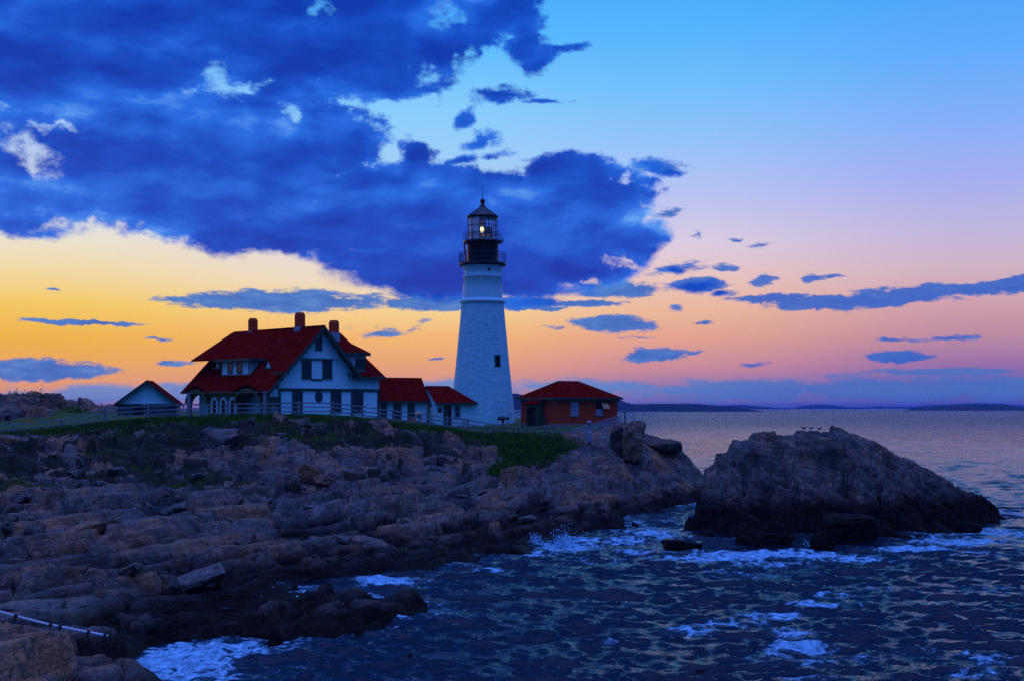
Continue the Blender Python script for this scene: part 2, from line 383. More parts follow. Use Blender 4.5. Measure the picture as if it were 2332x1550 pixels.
def fn(b, put, p):
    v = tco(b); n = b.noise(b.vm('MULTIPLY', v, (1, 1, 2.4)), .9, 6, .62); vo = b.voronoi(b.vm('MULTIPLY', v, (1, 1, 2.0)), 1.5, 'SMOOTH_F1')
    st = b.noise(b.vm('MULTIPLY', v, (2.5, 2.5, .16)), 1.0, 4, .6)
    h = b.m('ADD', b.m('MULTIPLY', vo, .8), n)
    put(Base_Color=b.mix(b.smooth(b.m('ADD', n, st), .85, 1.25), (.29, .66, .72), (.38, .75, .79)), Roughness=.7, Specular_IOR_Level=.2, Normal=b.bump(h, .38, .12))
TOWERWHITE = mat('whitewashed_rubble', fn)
GREEN = painted('dark_green_paint', (.020, .060, .045), (.032, .085, .060), .5, 2)
GREEN_LITE = painted('olive_green_paint', (.045, .085, .045), (.065, .11, .055), .55, 2)
def fn(b, put, p):
    v = tco(b); x, y, z = b.sep(v)
    n = b.noise(v, 1.3, 5, .65); f = b.noise(b.vm('MULTIPLY', v, (6, 6, 12)), 1.6, 3, .6)
    saw = b.m('FRACT', b.m('DIVIDE', z, .16))
    put(Base_Color=b.mix(b.smooth(b.m('ADD', n, b.m('MULTIPLY', f, .5)), .5, .95), (.13, .0038, .0022), (.195, .008, .0038)), Roughness=.9, Specular_IOR_Level=0.0,
        Normal=b.bump(b.m('ADD', b.m('MULTIPLY', saw, -1.0), f), .5, .03))
ROOF = mat('red_roof_shingles', fn)
def fn(b, put, p):
    n = b.n.new('ShaderNodeTexBrick'); v = tco(b)
    x, y, z = b.sep(v); b.put(b.comb(b.m('ADD', x, y), z, 0.0), n.inputs['Vector'])
    n.inputs['Scale'].default_value = 1; n.inputs['Brick Width'].default_value = .24; n.inputs['Row Height'].default_value = .08; n.inputs['Mortar Size'].default_value = .008
    n.inputs['Color1'].default_value = (.74, .062, .018, 1); n.inputs['Color2'].default_value = (.58, .046, .014, 1); n.inputs['Mortar'].default_value = (.55, .13, .07, 1)
    d = b.noise(v, .9, 5, .65)
    put(Base_Color=b.mix(b.smooth(d, .5, .72, 0, .55), n.outputs[0], (.40, .034, .012)), Roughness=.85, Specular_IOR_Level=.03, Normal=b.bump(n.outputs[1], .4, .02))
BRICK = mat('red_brick', fn)
BLACK = painted('black_iron', (.008, .010, .012), (.018, .021, .024), .45, 4, .1, .4)
def fn(b, put, p): put(Base_Color=(.012, .028, .04), Roughness=.08, Specular_IOR_Level=.6)
GLASS = mat('window_glass', fn)
def fn(b, put, p): put(Base_Color=(.9, .95, 1.0), Roughness=.03, Transmission_Weight=.0, Alpha=.16, Specular_IOR_Level=.6)
LENS = mat('lantern_glass', fn)
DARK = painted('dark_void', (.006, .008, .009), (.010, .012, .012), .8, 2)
def fn(b, put, p):
    v = tco(b); n = b.noise(b.vm('MULTIPLY', v, (3, 3, 3)), 2, 5, .6)
    put(Base_Color=b.mix(n, (.16, .17, .19), (.36, .34, .36)), Roughness=.85, Specular_IOR_Level=.15, Normal=b.bump(n, .3, .02))
FENCEWOOD = mat('weathered_fence_wood', fn)
STEEL = painted('galvanised_steel', (.20, .26, .34), (.30, .36, .44), .5, 6, .1, .5)
LEAD = painted('lead_flashing', (.20, .30, .38), (.28, .38, .46), .6, 3)
# ------------------------------------------------------------------ the headland: control points (photo pixel, distance) -> a smooth base, then jointed rock
FENCE = [(-60, 1001, 117), (30, 996, 119), (138, 985, 122), (239, 958, 126), (337, 951, 128), (430, 947, 129.5), (517, 946, 130.5), (600, 945, 131), (680, 943, 131), (758, 943, 131.5), (826, 951, 133.5), (894, 960, 136), (957, 967, 138), (1018, 975, 140), (1065, 980, 141), (1126, 990, 142), (1182, 997, 143), (1242, 994, 144), (1300, 999, 144)]
FW = np.array([at(*p) for p in FENCE])
CP = [at(*p) for p in [
  (0,912,141),(60,910,143),(110,913,144),(170,925,146),(215,948,148),(100,935,140),(0,940,138),(0,966,132),(100,964,134),(180,962,136),(-250,930,140),(-250,985,122),
  (250,950,152),(400,946,150),(520,944,150),(700,942,150),(870,947,150),(960,958,150),(1100,968,156),(1180,970,154),(1300,966,154),(1390,966,156),(1020,968,148),(620,942,140),(750,942,142),
  (900,930,172),(300,936,172),(1300,945,172),(1180,952,168),(1440,960,156),
  (0,1012,113),(110,1004,117),(200,985,121),(300,968,125),(400,966,126),(500,962,128),(620,960,128.5),(720,958,129),(820,966,131),(900,978,133),(1000,990,136),(1080,1004,138),(1130,1010,139),(1240,1012,141),(1280,1020,141),
  (0,1060,107),(0,1120,99),(200,1095,106),(200,1040,114),(400,1025,121),(400,1090,112),(600,1010,122),(600,1076,113),(750,1040,120),(750,1090,112),(900,1020,128),(900,1072,118),(1000,1040,130),(1080,1055,131),(1080,1085,126),(1150,1090,124),(1200,1060,133),(1260,1050,134),
  (0,1180,86),(150,1160,90),(300,1110,103),(330,1180,87),(0,1250,72),(0,1330,59),(0,1400,51.5),(0,1465,45.5),(0,1550,37.5),(150,1480,45.5),(150,1550,40),(280,1495,45),(310,1515,44.3),(305,1550,42.3),(250,1550,40.5),(250,1440,51),(120,1420,52),(-250,1300,60),(-250,1100,100),(-250,1550,36),
  (200,1340,60),(300,1290,68),(300,1400,57),(420,1340,66),(500,1320,70),(430,1400,60),(510,1395,62),(200,1250,75),(450,1240,80),(450,1180,90),(500,1130,100),
  (600,1200,90),(600,1270,77.5),(620,1330,69),(560,1390,62),(700,1400,55.8),(620,1420,53.8),(800,1385,57.8),(880,1375,59.4),(940,1348,63.6),(800,1340,61.5),(700,1345,60),(900,1340,63.4),(600,1380,57),(540,1410,55.6),(760,1365,59.5),(660,1370,59.5),
  (700,1130,104),(720,1230,85),(750,1290,75.5),(850,1270,80),(850,1200,92),(850,1120,109),(950,1150,106),(960,1230,88),(1000,1275,82),(1080,1270,83.5),(1120,1240,90),(1170,1255,88),(1100,1190,98.5),(1000,1110,116),(1060,1150,106.5),
  (1150,1150,111),(1200,1200,99),(1280,1200,101.5),(1250,1110,119),(1330,1080,126),(1350,1150,112),(1400,1180,109),(1420,1120,124),(1450,1150,122),(1400,1050,132),(1330,1030,136),(1500,1100,134),(1520,1120,134),(1560,1085,140),(1500,1050,139),
  (1370,985,143),(1405,966,143),(1440,966,143),(1470,1000,143),(1500,1004,144),(1545,1006,144),(1580,1060,143),(1450,1010,140)]]
CP += [(x, y, -1.6) for x, y, _ in [sea(*q) for q in [(345,1545),(420,1500),(560,1462),(720,1470),(920,1420),(1010,1365),(900,1322),(850,1316),(1130,1318),(1215,1285),(1320,1250),(1430,1222),(1500,1185),(1560,1160),(700,1550),(1100,1420),(1400,1300),(1600,1170)]]]
CP += [(22, 150, -1.5), (24, 160, -1.5), (21, 172, -1.5), (17, 176, -1), (22, 140, -1.8), (26, 130, -2), (24, 115, -2), (22, 100, -2.5), (14, 70, -3), (6, 50, -3), (-4, 38, -3)]
base_h = rbf_fit(CP, .25)
STEP = .165
gx = np.arange(-62, 27, STEP); gy = np.arange(34, 176, STEP)
HX, HYg = np.meshgrid(gx, gy)
def fence_y(x): return np.interp(x, FW[:, 0], FW[:, 1])
def rockify(x, y, b, bluff, calm, seed=0):
    wx = x + 1.2*fbm(x*.22, y*.22, 31+seed, 3); wy = y + 1.2*fbm(x*.22+40, y*.22, 32+seed, 3)
    md = np.clip(.50 + 2.4*(fbm(x*.11, y*.08, 35+seed, 3)+.10), .12, 1.35)
    def cells(u, v, ang, sx, sy, sd):
        c, s_ = math.cos(R(ang)), math.sin(R(ang)); xr, yr = (u*c+v*s_)/sx, (-u*s_+v*c)/sy
        f1, f2, du, dv, ci, cj = vor(xr, yr, sd)
        e = np.clip(1-(f2-f1)/.05, 0, 1)
        return h2(ci, cj, sd+5)-.5, h2(ci, cj, sd+6)-.5, h2(ci, cj, sd+7)-.5, du*sx, dv*sy, e
    def stairs(h, st, lo, hi, keep):
        q = h/st; fl = np.floor(q); fr = q-fl
        return (fl + keep*fr*(1-sstep(fr, lo, hi)) + sstep(fr, lo, hi))*st
    A0 = cells(wx, wy, -10, 6.5, 14, 10+seed); A1 = cells(wx, wy, -14, 2.7, 7.5, 11+seed); A2 = cells(wx, wy, -9, 1.15, 3.0, 12+seed); A3 = cells(wx, wy, -16, .55, 1.3, 13+seed)
    cs = (wx*math.cos(R(-12)) + wy*math.sin(R(-12)))/4.6 + 1.3*A0[0] + .8*fbm(x*.07, y*.05, 37+seed, 3); cs = cs - np.floor(cs)
    saw = cs*(1-sstep(cs, .93, .995)) - .5
    g = b + .9*A0[0] + .42*A1[0]*md + 1.1*fbm(x*.10, y*.10, 36+seed, 3)
    g = stairs(g, 1.0, .94, .995, .45)
    slabs = g - b + saw*(.35+.75*np.clip(md, .2, 1)) + A0[1]*.10*A0[3] - .035*A0[4] + md*(A1[1]*.16*A1[3] + A1[2]*.10*A1[4] + .30*A1[0]) + md*(.20*A2[0] + A2[1]*.20*A2[3] + A2[2]*.14*A2[4]) + .06*A3[0]*md + A3[1]*.14*A3[3]*md
    slabs = slabs - .8*A0[5] - .42*A1[5]*np.minimum(md+.2, 1) - .16*A2[5]*md
    B0 = cells(wx, wy, 16, 4.6, 3.2, 20+seed); B1 = cells(wx, wy, 10, 2.0, 1.5, 21+seed); B2 = cells(wx, wy, 14, .85, .7, 22+seed)
    k = b + 1.3*B0[0] + .7*B1[0]
    k = stairs(k, 1.25, .80, .97, .35)
    crag = k - b + B0[1]*.30*B0[3] + B1[1]*.45*B1[3] + .55*B1[0] + .30*B2[0] + B2[1]*.5*B2[3] - .9*B0[5] - .6*B1[5] - .2*B2[5]
    d = slabs*(1-bluff) + crag*bluff
    f = fbm(x*1.6, y*1.6, 33+seed, 4)*.06
    calm = np.maximum(calm, .75*sstep(x, 3, 6)*sstep(y, 137, 139.5))
    return b + (d + f)*(1-calm), np.clip(.5 + .5*np.where(bluff > .5, B0[0], A0[0]) + .5*np.where(bluff > .5, B1[0], A1[0]) + .35*A2[0] + .2*A3[0], 0, 1)
HB = base_h(HX, HYg)
FY = fence_y(HX)
edge_n = fbm(HX*.35, HYg*.35, 3, 3)*3.2
lawn = sstep(HYg - (FY - 1.7 + edge_n*.55), -.7, .7) * sstep(-HX, -5.6, -4.6)
lawn = np.maximum(lawn, sstep(HYg, 145, 148)*sstep(-HX, -11.5, -10.5))
knoll = sstep(HB, 7.6, 8.4)*sstep(-HX, 44, 46)
lawn = lawn*(1-knoll)
bl = sstep(HB, 2.9, 4.3)*(1-lawn)
bl = np.maximum(bl, .8*sstep(HX, 4, 8))
GP = [(20,1095,102,3.2,3),(330,1080,112,3,1.4),(430,1085,112,4.0,1.8),(270,985,122.5,3.4,1.3),(350,980,124,3,1.2),(690,985,125,4.5,2.6),(640,975,126,3,1.6),(760,1000,126,2,1.6),(1190,1030,137,3.0,3.2),(1140,1085,127,1.0,2.4),(1215,1005,141,4,2),(820,990,129,3,1.5),(960,1000,134,3,1.4),(560,1085,112,2,1.2),(230,1030,116,2.2,1.2)]
patch = np.zeros_like(HX); dryp = np.zeros_like(HX)
for px, py, Y, rx, ry in GP:
    X0 = (px-CX)/F*Y
    e_ = 1.25 - np.hypot((HX-X0)/rx, (HYg-Y)/ry)
    if px in (1190, 1140, 1215): patch = np.maximum(patch, e_)
    else: dryp = np.maximum(dryp, e_)
dryp = sstep(dryp + 2.2*fbm(HX*.55, HYg*.55, 6, 4), .2, .6)*sstep(dryp, .0, .3)
patch = sstep(patch + 2.2*fbm(HX*.55, HYg*.55, 5, 4), .12, .5)*sstep(patch, .0, .3)*(1-lawn)
heath = sstep(fbm(HX*.16, HYg*.22, 51, 4) + .75*fbm(HX*.7, HYg*.7, 52, 3) + .05*sstep(-HX, 8, 30) - .16*sstep(HX, -2, 4), -.00, .10)*sstep(HB, 2.9, 3.9)*(1-lawn)*sstep(-HX, -7, -3)*(1-knoll)
calm = np.clip(lawn*.93 + patch*.55 + heath*.3, 0, .94)
HZ, HR = rockify(HX, HYg, HB, bl, calm)
_p = np.array([at(*q) for q in [(-40, 1380, 44.5), (0, 1392, 45), (110, 1420.5, 46.2), (245, 1446.5, 47.8)]])   # the gully the pipe hangs over
_c = sstep(HYg, 42.6, 43.6)*(1-sstep(HYg, 50, 51))*(1-sstep(HX, -12.8, -12.2))
HZ = np.where(_c > 0, HZ + (np.minimum(HZ, np.interp(HX, _p[:, 0], _p[:, 2]) - .35 + .2*fbm(HX, HYg, 58, 3)) - HZ)*_c, HZ)
HZ = np.minimum(HZ, HB + .45 + 3.0*sstep(HB, -.2, 1.2))
HZ = np.where(HB > .12, np.maximum(HZ, np.maximum(HB - .12 - 1.6*sstep(HB, .5, 2.2) + blocks(HX, HYg, 1.9, 5.5, -13, .26, .16, 77, .08, .9)[0] + blocks(HX, HYg, .9, 1.9, -9, .10, .25, 78, .1, .9)[0], .10 + .12*fbm(HX*.9, HYg*.9, 57, 3))), HZ)
heath = np.maximum(heath*.9, dryp*(1-lawn)); moss = heath
JX = HX + .10*fbm(HX*2.2, HYg*2.2, 41, 3)*(1-lawn); JY = HYg + .10*fbm(HX*2.2+9, HYg*2.2, 42, 3)*(1-lawn)
me = grid_mesh('headland', JX, JY, HZ, {'grass': np.maximum(lawn, patch*.95), 'lawn': lawn, 'var': HR, 'moss': moss})
def ground(x, y):
    i = np.clip((np.asarray(y)-gy[0])/STEP, 0, len(gy)-1.001); j = np.clip((np.asarray(x)-gx[0])/STEP, 0, len(gx)-1.001)
    i0, j0 = i.astype(int), j.astype(int); fi, fj = i-i0, j-j0
    return HZ[i0, j0]*(1-fi)*(1-fj) + HZ[i0+1, j0]*fi*(1-fj) + HZ[i0, j0+1]*(1-fi)*fj + HZ[i0+1, j0+1]*fi*fj
def rock_mat(name, with_grass, wet0, wet1):
    def fn(b, put, p):
        v = wpos(b); x, y, z = b.sep(v)
        var = b.attr('var')
        wv = b.noise(v, .35, 3, .6, color=True)
        vw = b.vm('ADD', v, b.vm('MULTIPLY', b.vm('SUBTRACT', wv, (.5, .5, .5)), (1.6, 1.6, .7)))
        bed = b.mapping(vw, (0, 0, 0), R(-13), (1.15, .16, 3.2))       # thin beds along the strike
        n1 = b.noise(v, .45, 5, .62); n2 = b.noise(bed, 1.0, 7, .70); n3 = b.noise(v, 7, 4, .7); n4 = b.noise(b.mapping(vw, (3, 0, 0), R(-13), (.9, .22, 1.0)), 2.2, 5, .65)
        fc = b.mapping(vw, (0, 0, 0), R(-13), (1.0, .26, 1.6))
        fc = b.vm('ADD', fc, b.vm('MULTIPLY', b.vm('SUBTRACT', b.noise(v, 1.3, 3, .6, color=True), (.5, .5, .5)), (.5, .5, .5)))
        va, vb = b.voronoi(fc, .62, 'F1', 'Color'), b.voronoi(fc, 1.7, 'F1', 'Color')
        ea, eb = b.voronoi(fc, .62, 'DISTANCE_TO_EDGE'), b.voronoi(fc, 1.7, 'DISTANCE_TO_EDGE')
        joint = b.m('ABSOLUTE', b.m('SUBTRACT', n2, .5))
        crk = b.smooth(joint, .0, .022)
        crk2 = b.smooth(b.m('ABSOLUTE', b.m('SUBTRACT', n4, .52)), .0, .016, .25, 1)
        gate = b.smooth(n1, .42, .58)
        gate2 = b.smooth(n4, .44, .54)
        ek = b.m('MINIMUM', b.smooth(b.m('ADD', ea, b.m('MULTIPLY', gate2, .035)), .0, .045), b.smooth(b.m('ADD', eb, b.m('MULTIPLY', gate, .05)), .0, .04, .3, 1))
        crk = b.m('MINIMUM', b.smooth(b.m('MINIMUM', crk, crk2), 0, 1, .55, 1), ek)
        f = b.m('ADD', b.m('MULTIPLY_ADD', var, 1.0, -.16), b.m('MULTIPLY', b.m('ADD', n1, n2), .34))
        col = b.ramp(f, [(.10, (0.0125, 0.0087, 0.0074)), (.28, (0.0312, 0.0242, 0.0207)), (.42, (0.0720, 0.0522, 0.0427)), (.54, (0.1872, 0.1008, 0.0665)), (.66, (0.1379, 0.1205, 0.1076)), (.80, (0.2358, 0.1361, 0.0848)), (1.0, (0.3444, 0.1452, 0.0533))])
        col = b.mix(b.smooth(n1, .47, .62, 0, .8), col, (.036, .029, .025))
        col = b.mix(b.smooth(n3, .56, .8, 0, .45), col, (.28, .19, .12))
        col = b.mix(b.smooth(n4, .56, .78, 0, .6), col, (.028, .019, .015))
        col = b.mix(b.m('MULTIPLY', b.m('SUBTRACT', 1.0, crk), .95), col, (.008, .006, .005))
        wz = b.m('ADD', z, b.m('MULTIPLY_ADD', n1, 1.8, -.9))
        wet = b.smooth(wz, wet0, wet1, 1, 0)
        col = b.mix(wet, col, b.mix(n2, (.006, .0038, .0026), (.022, .011, .006)))
        rough = b.m('ADD', b.m('MULTIPLY_ADD', wet, .06, .46), b.m('MULTIPLY', n3, .22))
        hgt = b.m('ADD', b.m('ADD', b.m('MULTIPLY', crk, .8), b.m('MULTIPLY', n2, 1.1)), b.m('ADD', b.m('MULTIPLY', n3, .35), b.m('MULTIPLY', n4, .35)))
        if with_grass:
            hm = b.smooth(b.m('ADD', b.attr('moss'), b.m('MULTIPLY_ADD', n3, .8, -.4)), .38, .62)
            col = b.mix(hm, col, b.ramp(n3, [(.3, (.010, .008, .003)), (.55, (.026, .022, .006)), (.75, (.055, .034, .010))]))
            g = b.smooth(b.m('ADD', b.attr('grass'), b.m('MULTIPLY_ADD', n3, .7, -.35)), .38, .62)
            gn = b.noise(v, 1.2, 5, .7)
            gc = b.ramp(gn, [(.25, (.016, .020, .004)), (.5, (.030, .046, .006)), (.7, (.05, .075, .008)), (.85, (.09, .065, .02))])
            gl = b.ramp(gn, [(.25, (.050, .095, .008)), (.75, (.085, .15, .012))])
            col = b.mix(g, col, b.mix(b.attr('lawn'), gc, gl))
            rough = b.mix(b.m('MAXIMUM', g, hm), rough, (.95, .95, .95))
        put(Base_Color=col, Roughness=rough, Specular_IOR_Level=b.m('MULTIPLY_ADD', wet, -.34, .42))
        facet = b.vm('ADD', b.vm('MULTIPLY', b.vm('SUBTRACT', va, (.5, .5, .5)), (.95, .95, .7)), b.vm('MULTIPLY', b.vm('SUBTRACT', vb, (.5, .5, .5)), (.55, .55, .4)))
        if with_grass: facet = b.vm('MULTIPLY', facet, b.comb(*(b.m('SUBTRACT', 1.0, b.m('MAXIMUM', g, hm)),)*3))
        nn = b.vm('NORMALIZE', b.vm('ADD', b.n.new('ShaderNodeNewGeometry').outputs['Normal'], facet))
        put(Normal=b.bump(hgt, .85, .07, nn))
    return mat(name, fn)
ROCK = rock_mat('headland_rock_and_turf', True, .55, 1.45)
STONE = rock_mat('bare_sea_rock', False, 1.5, 3.2)
LOOSE = rock_mat('loose_rock', False, .1, .8)
tag(link('headland', me, ROCK), 'rocky headland of tilted slabs and ledges with a grassy top', kind='structure')

# ------------------------------------------------------------------ the rock island
IP = [at(*p) for p in [(1590,1085,112),(1600,1075,111),(1650,1016,109),(1690,1008,109.5),(1740,986,111),(1780,974,112),(1840,969,112.5),(1905,972,113),(1955,995,113),(1985,1022,113),(2050,1052,114),(2095,1054,114),(2150,1088,114),(2200,1092,114),(2240,1124,114),(2262,1146,113.5),
   (1590,1150,108),(1600,1190,104),(1620,1215,99),(1660,1060,107),(1660,1120,104.5),(1670,1190,100),(1730,1040,107.5),(1740,1090,105.5),(1740,1150,102.5),(1750,1200,99.5),(1810,1010,109),(1815,1060,106.5),(1900,1010,109),(1905,1055,107),(1850,1090,105.5),(1850,1150,102.5),(1870,1205,98.5),(1960,1050,108),(1970,1110,105.5),(1980,1180,100.5),(2060,1095,108.5),(2060,1150,105),(2050,1205,101),(2140,1120,109),(2140,1180,104),(2230,1150,110),(2230,1195,105)]]
IP += [(x, y, -1.5) for x, y, _ in [sea(*q) for q in [(1560,1225),(1570,1190),(1580,1260),(1640,1262),(1760,1262),(1880,1262),(2050,1250),(2180,1240),(2290,1215),(2330,1180),(1556,1150)]]] + [(14.2, 112, -1.5), (14.5, 118, -1.6)]
IP += [(X, 121, z) for X, z in ((15, -1.2), (18, .8), (22, 2), (26, 2), (30, .6), (34, -.4), (38, -1))] + [(X, 126, -2) for X in range(12, 46, 4)] + [(40.6, 117, -1.6), (40.8, 112, -1.6), (40, 106, -1.8), (39, 122, -1.8)]
isl = rbf_fit(IP, .15)
ix = np.arange(11, 45, .13); iy = np.arange(91, 127, .13)
IX, IY = np.meshgrid(ix, iy); IB = isl(IX, IY)
def cut(x0, x1, yf, yb, d, sd, slope=0.0):             # a block broken out: a sheer face left standing at the back
    j = .45*fbm(IX*.5, IY*.5, sd, 3)
    u = IX + j + slope*(IY-yb); m = sstep(u, x0, x0+.25)*(1-sstep(u, x1-.25, x1))
    yy = IY + .5*fbm(IX*.8, IY*.3, sd+1, 3)
    return d*m*sstep(yy, yf, yf+2.0)*(1-sstep(yy, yb-.22, yb))
IB = IB - cut(21.2, 25.3, 104.6, 108.7, 1.35, 301) - cut(19.0, 23.8, 97.5, 101.6, 1.1, 303) - cut(15.4, 17.6, 103.0, 107.2, 1.0, 305) \
   - cut(25.0, 27.5, 99.0, 105.0, .95, 307, .35) - cut(29.0, 30.8, 101.0, 107.0, 1.0, 309, .45) - cut(32.3, 34.2, 102.0, 107.6, .9, 311, .5) - cut(27.6, 29.0, 104.5, 109.5, .9, 313, .4) - cut(13.9, 15.4, 97, 102.5, .9, 315)
def island_rock(x, y, b):
    wx = x + .8*fbm(x*.3, y*.3, 61, 3); wy = y + .8*fbm(x*.3+7, y*.3, 62, 3)
    def cells(u, v, ang, sx, sy, sd):
        c, s_ = math.cos(R(ang)), math.sin(R(ang)); xr, yr = (u*c+v*s_)/sx, (-u*s_+v*c)/sy
        f1, f2, du, dv, ci, cj = vor(xr, yr, sd)
        return h2(ci, cj, sd+5)-.5, h2(ci, cj, sd+6)-.5, h2(ci, cj, sd+7)-.5, du*sx, dv*sy, np.clip(1-(f2-f1)/.06, 0, 1)
    A0 = cells(wx, wy, 26, 5.5, 3.6, 60); A1 = cells(wx, wy, 24, 2.3, 1.5, 63); A2 = cells(wx, wy, 20, 1.0, .7, 64); A3 = cells(wx, wy, 24, .5, .35, 65)
    top = sstep(b, 5.6, 6.8); ridge = 1-.38*sstep(y, 108, 111)
    md = np.clip(.55 + 2.2*(fbm(x*.16, y*.16, 68, 3)+.1), .2, 1.3)
    dip = .42*(x-26) + .10*(y-105)                     # beds dip to the right: scarps face left
    q = (b + dip + 1.5*A0[0] + .6*A1[0]*md)/1.5; fl = np.floor(q); fr = q-fl
    g = (fl + .25*fr + .75*sstep(fr, .82, .97))*1.5 - dip
    g = b + (g-b)*(1-.45*top)*ridge
    cs = (x*.876 + y*.48)/2.7 + 1.1*A0[0] + .9*fbm(x*.15, y*.15, 69, 3); cs = cs - np.floor(cs)
    g = g - (cs*sstep(cs, .0, .07) + (1-sstep(cs, .0, .07))*.95 - .5)*(.45+.75*sstep(x, 21, 27))*(1-.7*top)*ridge
    d = A0[1]*.42*A0[3] + A0[2]*.3*A0[4] + md*(A1[1]*.42*A1[3] + A1[2]*.3*A1[4] + .5*A1[0]) + md*(.26*A2[0] + A2[1]*.45*A2[3]) + .08*A3[0] - .9*A0[5] - .5*A1[5] - .16*A2[5]
    return g + d*ridge*(1-.3*top) + fbm(x*1.8, y*1.8, 66, 4)*.07, np.clip(.5 + .6*A0[0] + .5*A1[0] + .3*A2[0], 0, 1)
IZ, IR = island_rock(IX, IY, IB)
IZ = np.minimum(IZ, IB + .45 + .9*sstep(IB, -.2, 1.2))
me = grid_mesh('rock_island', IX + .08*fbm(IX*2.4, IY*2.4, 71, 3), IY + .08*fbm(IX*2.4+5, IY*2.4, 72, 3), IZ, {'var': IR*.85})
tag(link('rock_island', me, STONE), 'bare jagged rock island standing in the sea beside the headland', 'rock island')
def isl_ground(x, y): return island_rock(np.array([x], float), np.array([y], float), isl(np.array([x], float), np.array([y], float)))[0][0]

# ------------------------------------------------------------------ loose rocks and boulders (angular blocks)
import bmesh
def block(name, c, s, rz=0, tilt=0, seed=0, n=26, flat=0.0, sub=True, mt=None, roll=0):
    rnd = random.Random(seed); bm = bmesh.new()
    for _ in range(n):
        p = Vector((rnd.uniform(-1, 1), rnd.uniform(-1, 1), rnd.uniform(-1, 1)))
        m = max(abs(p.x), abs(p.y), abs(p.z)); p = p/m*(.78+.22*rnd.random()) if flat < 1 else p
        bm.verts.new((p.x*s[0], p.y*s[1], p.z*s[2]))
    r = bmesh.ops.convex_hull(bm, input=bm.verts)
    bmesh.ops.delete(bm, geom=[g for g in r['geom_interior'] if isinstance(g, bmesh.types.BMVert)], context='VERTS')
    bmesh.ops.bevel(bm, geom=list(bm.edges), offset=min(s)*.07, segments=1, affect='EDGES')
    bmesh.ops.triangulate(bm, faces=bm.faces)
    if sub:
        bmesh.ops.subdivide_edges(bm, edges=bm.edges, cuts=2, use_grid_fill=True)
        for v in bm.verts:
            k = 2.2/max(s); q = v.co*k
            v.co += v.normal*float(fbm(np.array([q.x*1.3+seed]), np.array([q.y*1.3+q.z*1.7]), 80, 3)[0])*min(s)*.35
    me = bpy.data.meshes.new(name); bm.to_mesh(me); bm.free()
    me.attributes.new('var', 'FLOAT', 'POINT').data.foreach_set('value', [rnd.uniform(.3, .7) if mt is None else mt]*len(me.vertices))
    o = link(name, me, LOOSE if name in ('boulder', 'stone', 'standing_rock', 'overhanging_rock') else STONE); o.location = c; o.rotation_euler = (R(roll), R(tilt), R(rz)); return o
def bl_at(px, py, Y, lift=0): return at(px, py, Y)
for nm, px, py, Y, s, rz, tilt, sd, lb, ct, mt in [
  ('standing_rock', 1443, 1006, 137.5, (1.0, 1.0, 2.25), 25, 5, 23, 'tall upright pinkish slab of rock at the seaward end of the railing', 'rock', .68),
  ('standing_rock', 1411, 1016, 138.8, (.75, .9, 2.1), 50, -6, 24, 'dark narrow upright rock wedged against the tall pinkish slab', 'rock', .55),
  ('overhanging_rock', 1512, 1012, 142, (2.2, 1.6, .62), 5, 6, 5, 'flat overhanging rock shelf jutting over the sea past the upright slab', 'rock', .6),
  ('boulder', 195, 1216, 79.5, (1.25, .9, .65), 15, -6, 6, 'rounded tan orange boulder resting on the dark left ledges', 'boulder', .96),
  ('boulder', 700, 1078, 113.5, (1.1, .9, .85), 0, 5, 7, 'pale pinkish block of rock at the foot of the bluff below the house', 'boulder', .98),
  ('boulder', 742, 1092, 112, (.95, .8, .55), 30, -8, 8, 'low pinkish rock on the right of the pale block below the house', 'boulder', .9),
  ('boulder', 668, 1098, 112, (.7, .8, .9), 10, 4, 9, 'dark cracked block on the left of the pale pinkish rock', 'boulder', .4),
  ('boulder', 838, 1243, 83.5, (1.25, 1.0, .55), -20, 12, 10, 'big tilted mauve slab boulder low on the middle of the shore', 'boulder', .6),
  ('boulder', 445, 1318, 67, (1.55, 1.3, .42), 20, -14, 11, 'broad tilted grooved slab at the edge of the dark gully', 'boulder', .5),
  ('boulder', 75, 1385, 54, (1.25, 1.1, .34), 12, -8, 12, 'flat tilted slab lying just above the white pipe', 'boulder', .55),
  ('boulder', 500, 1000, 122.5, (1.5, 1.2, 1.05), 0, 4, 13, 'big squarish crag with dark clefts below the grass in front of the house', 'rock', .55),
  ('boulder', 535, 966, 128.3, (.42, .4, .3), 0, 0, 14, 'small rounded pale stone at the edge of the grass below the porch', 'boulder', .5),
  ('boulder', 812, 966, 131, (.36, .4, .36), 20, 10, 15, 'small upright pale stone on the grass slope under the fence', 'boulder', .9),
  ('boulder', 790, 969, 130.5, (.5, .4, .2), 0, 12, 16, 'low tilted stone just left of the small upright pale stone', 'boulder', .7),
  ('boulder', 25, 1004, 115.5, (1.0, .8, .38), 0, 5, 17, 'flat pink stone by the fence post at the far left', 'boulder', .85),
  ('boulder', 88, 1008, 115.0, (.75, .6, .6), 0, 10, 18, 'pale angular stone beside the flat pink one under the left fence', 'boulder', .6)]:
    x, y, z = at(px, py, Y)
    tag(block(nm, (x, y, z), s, rz, tilt, sd, mt=mt), lb, ct)
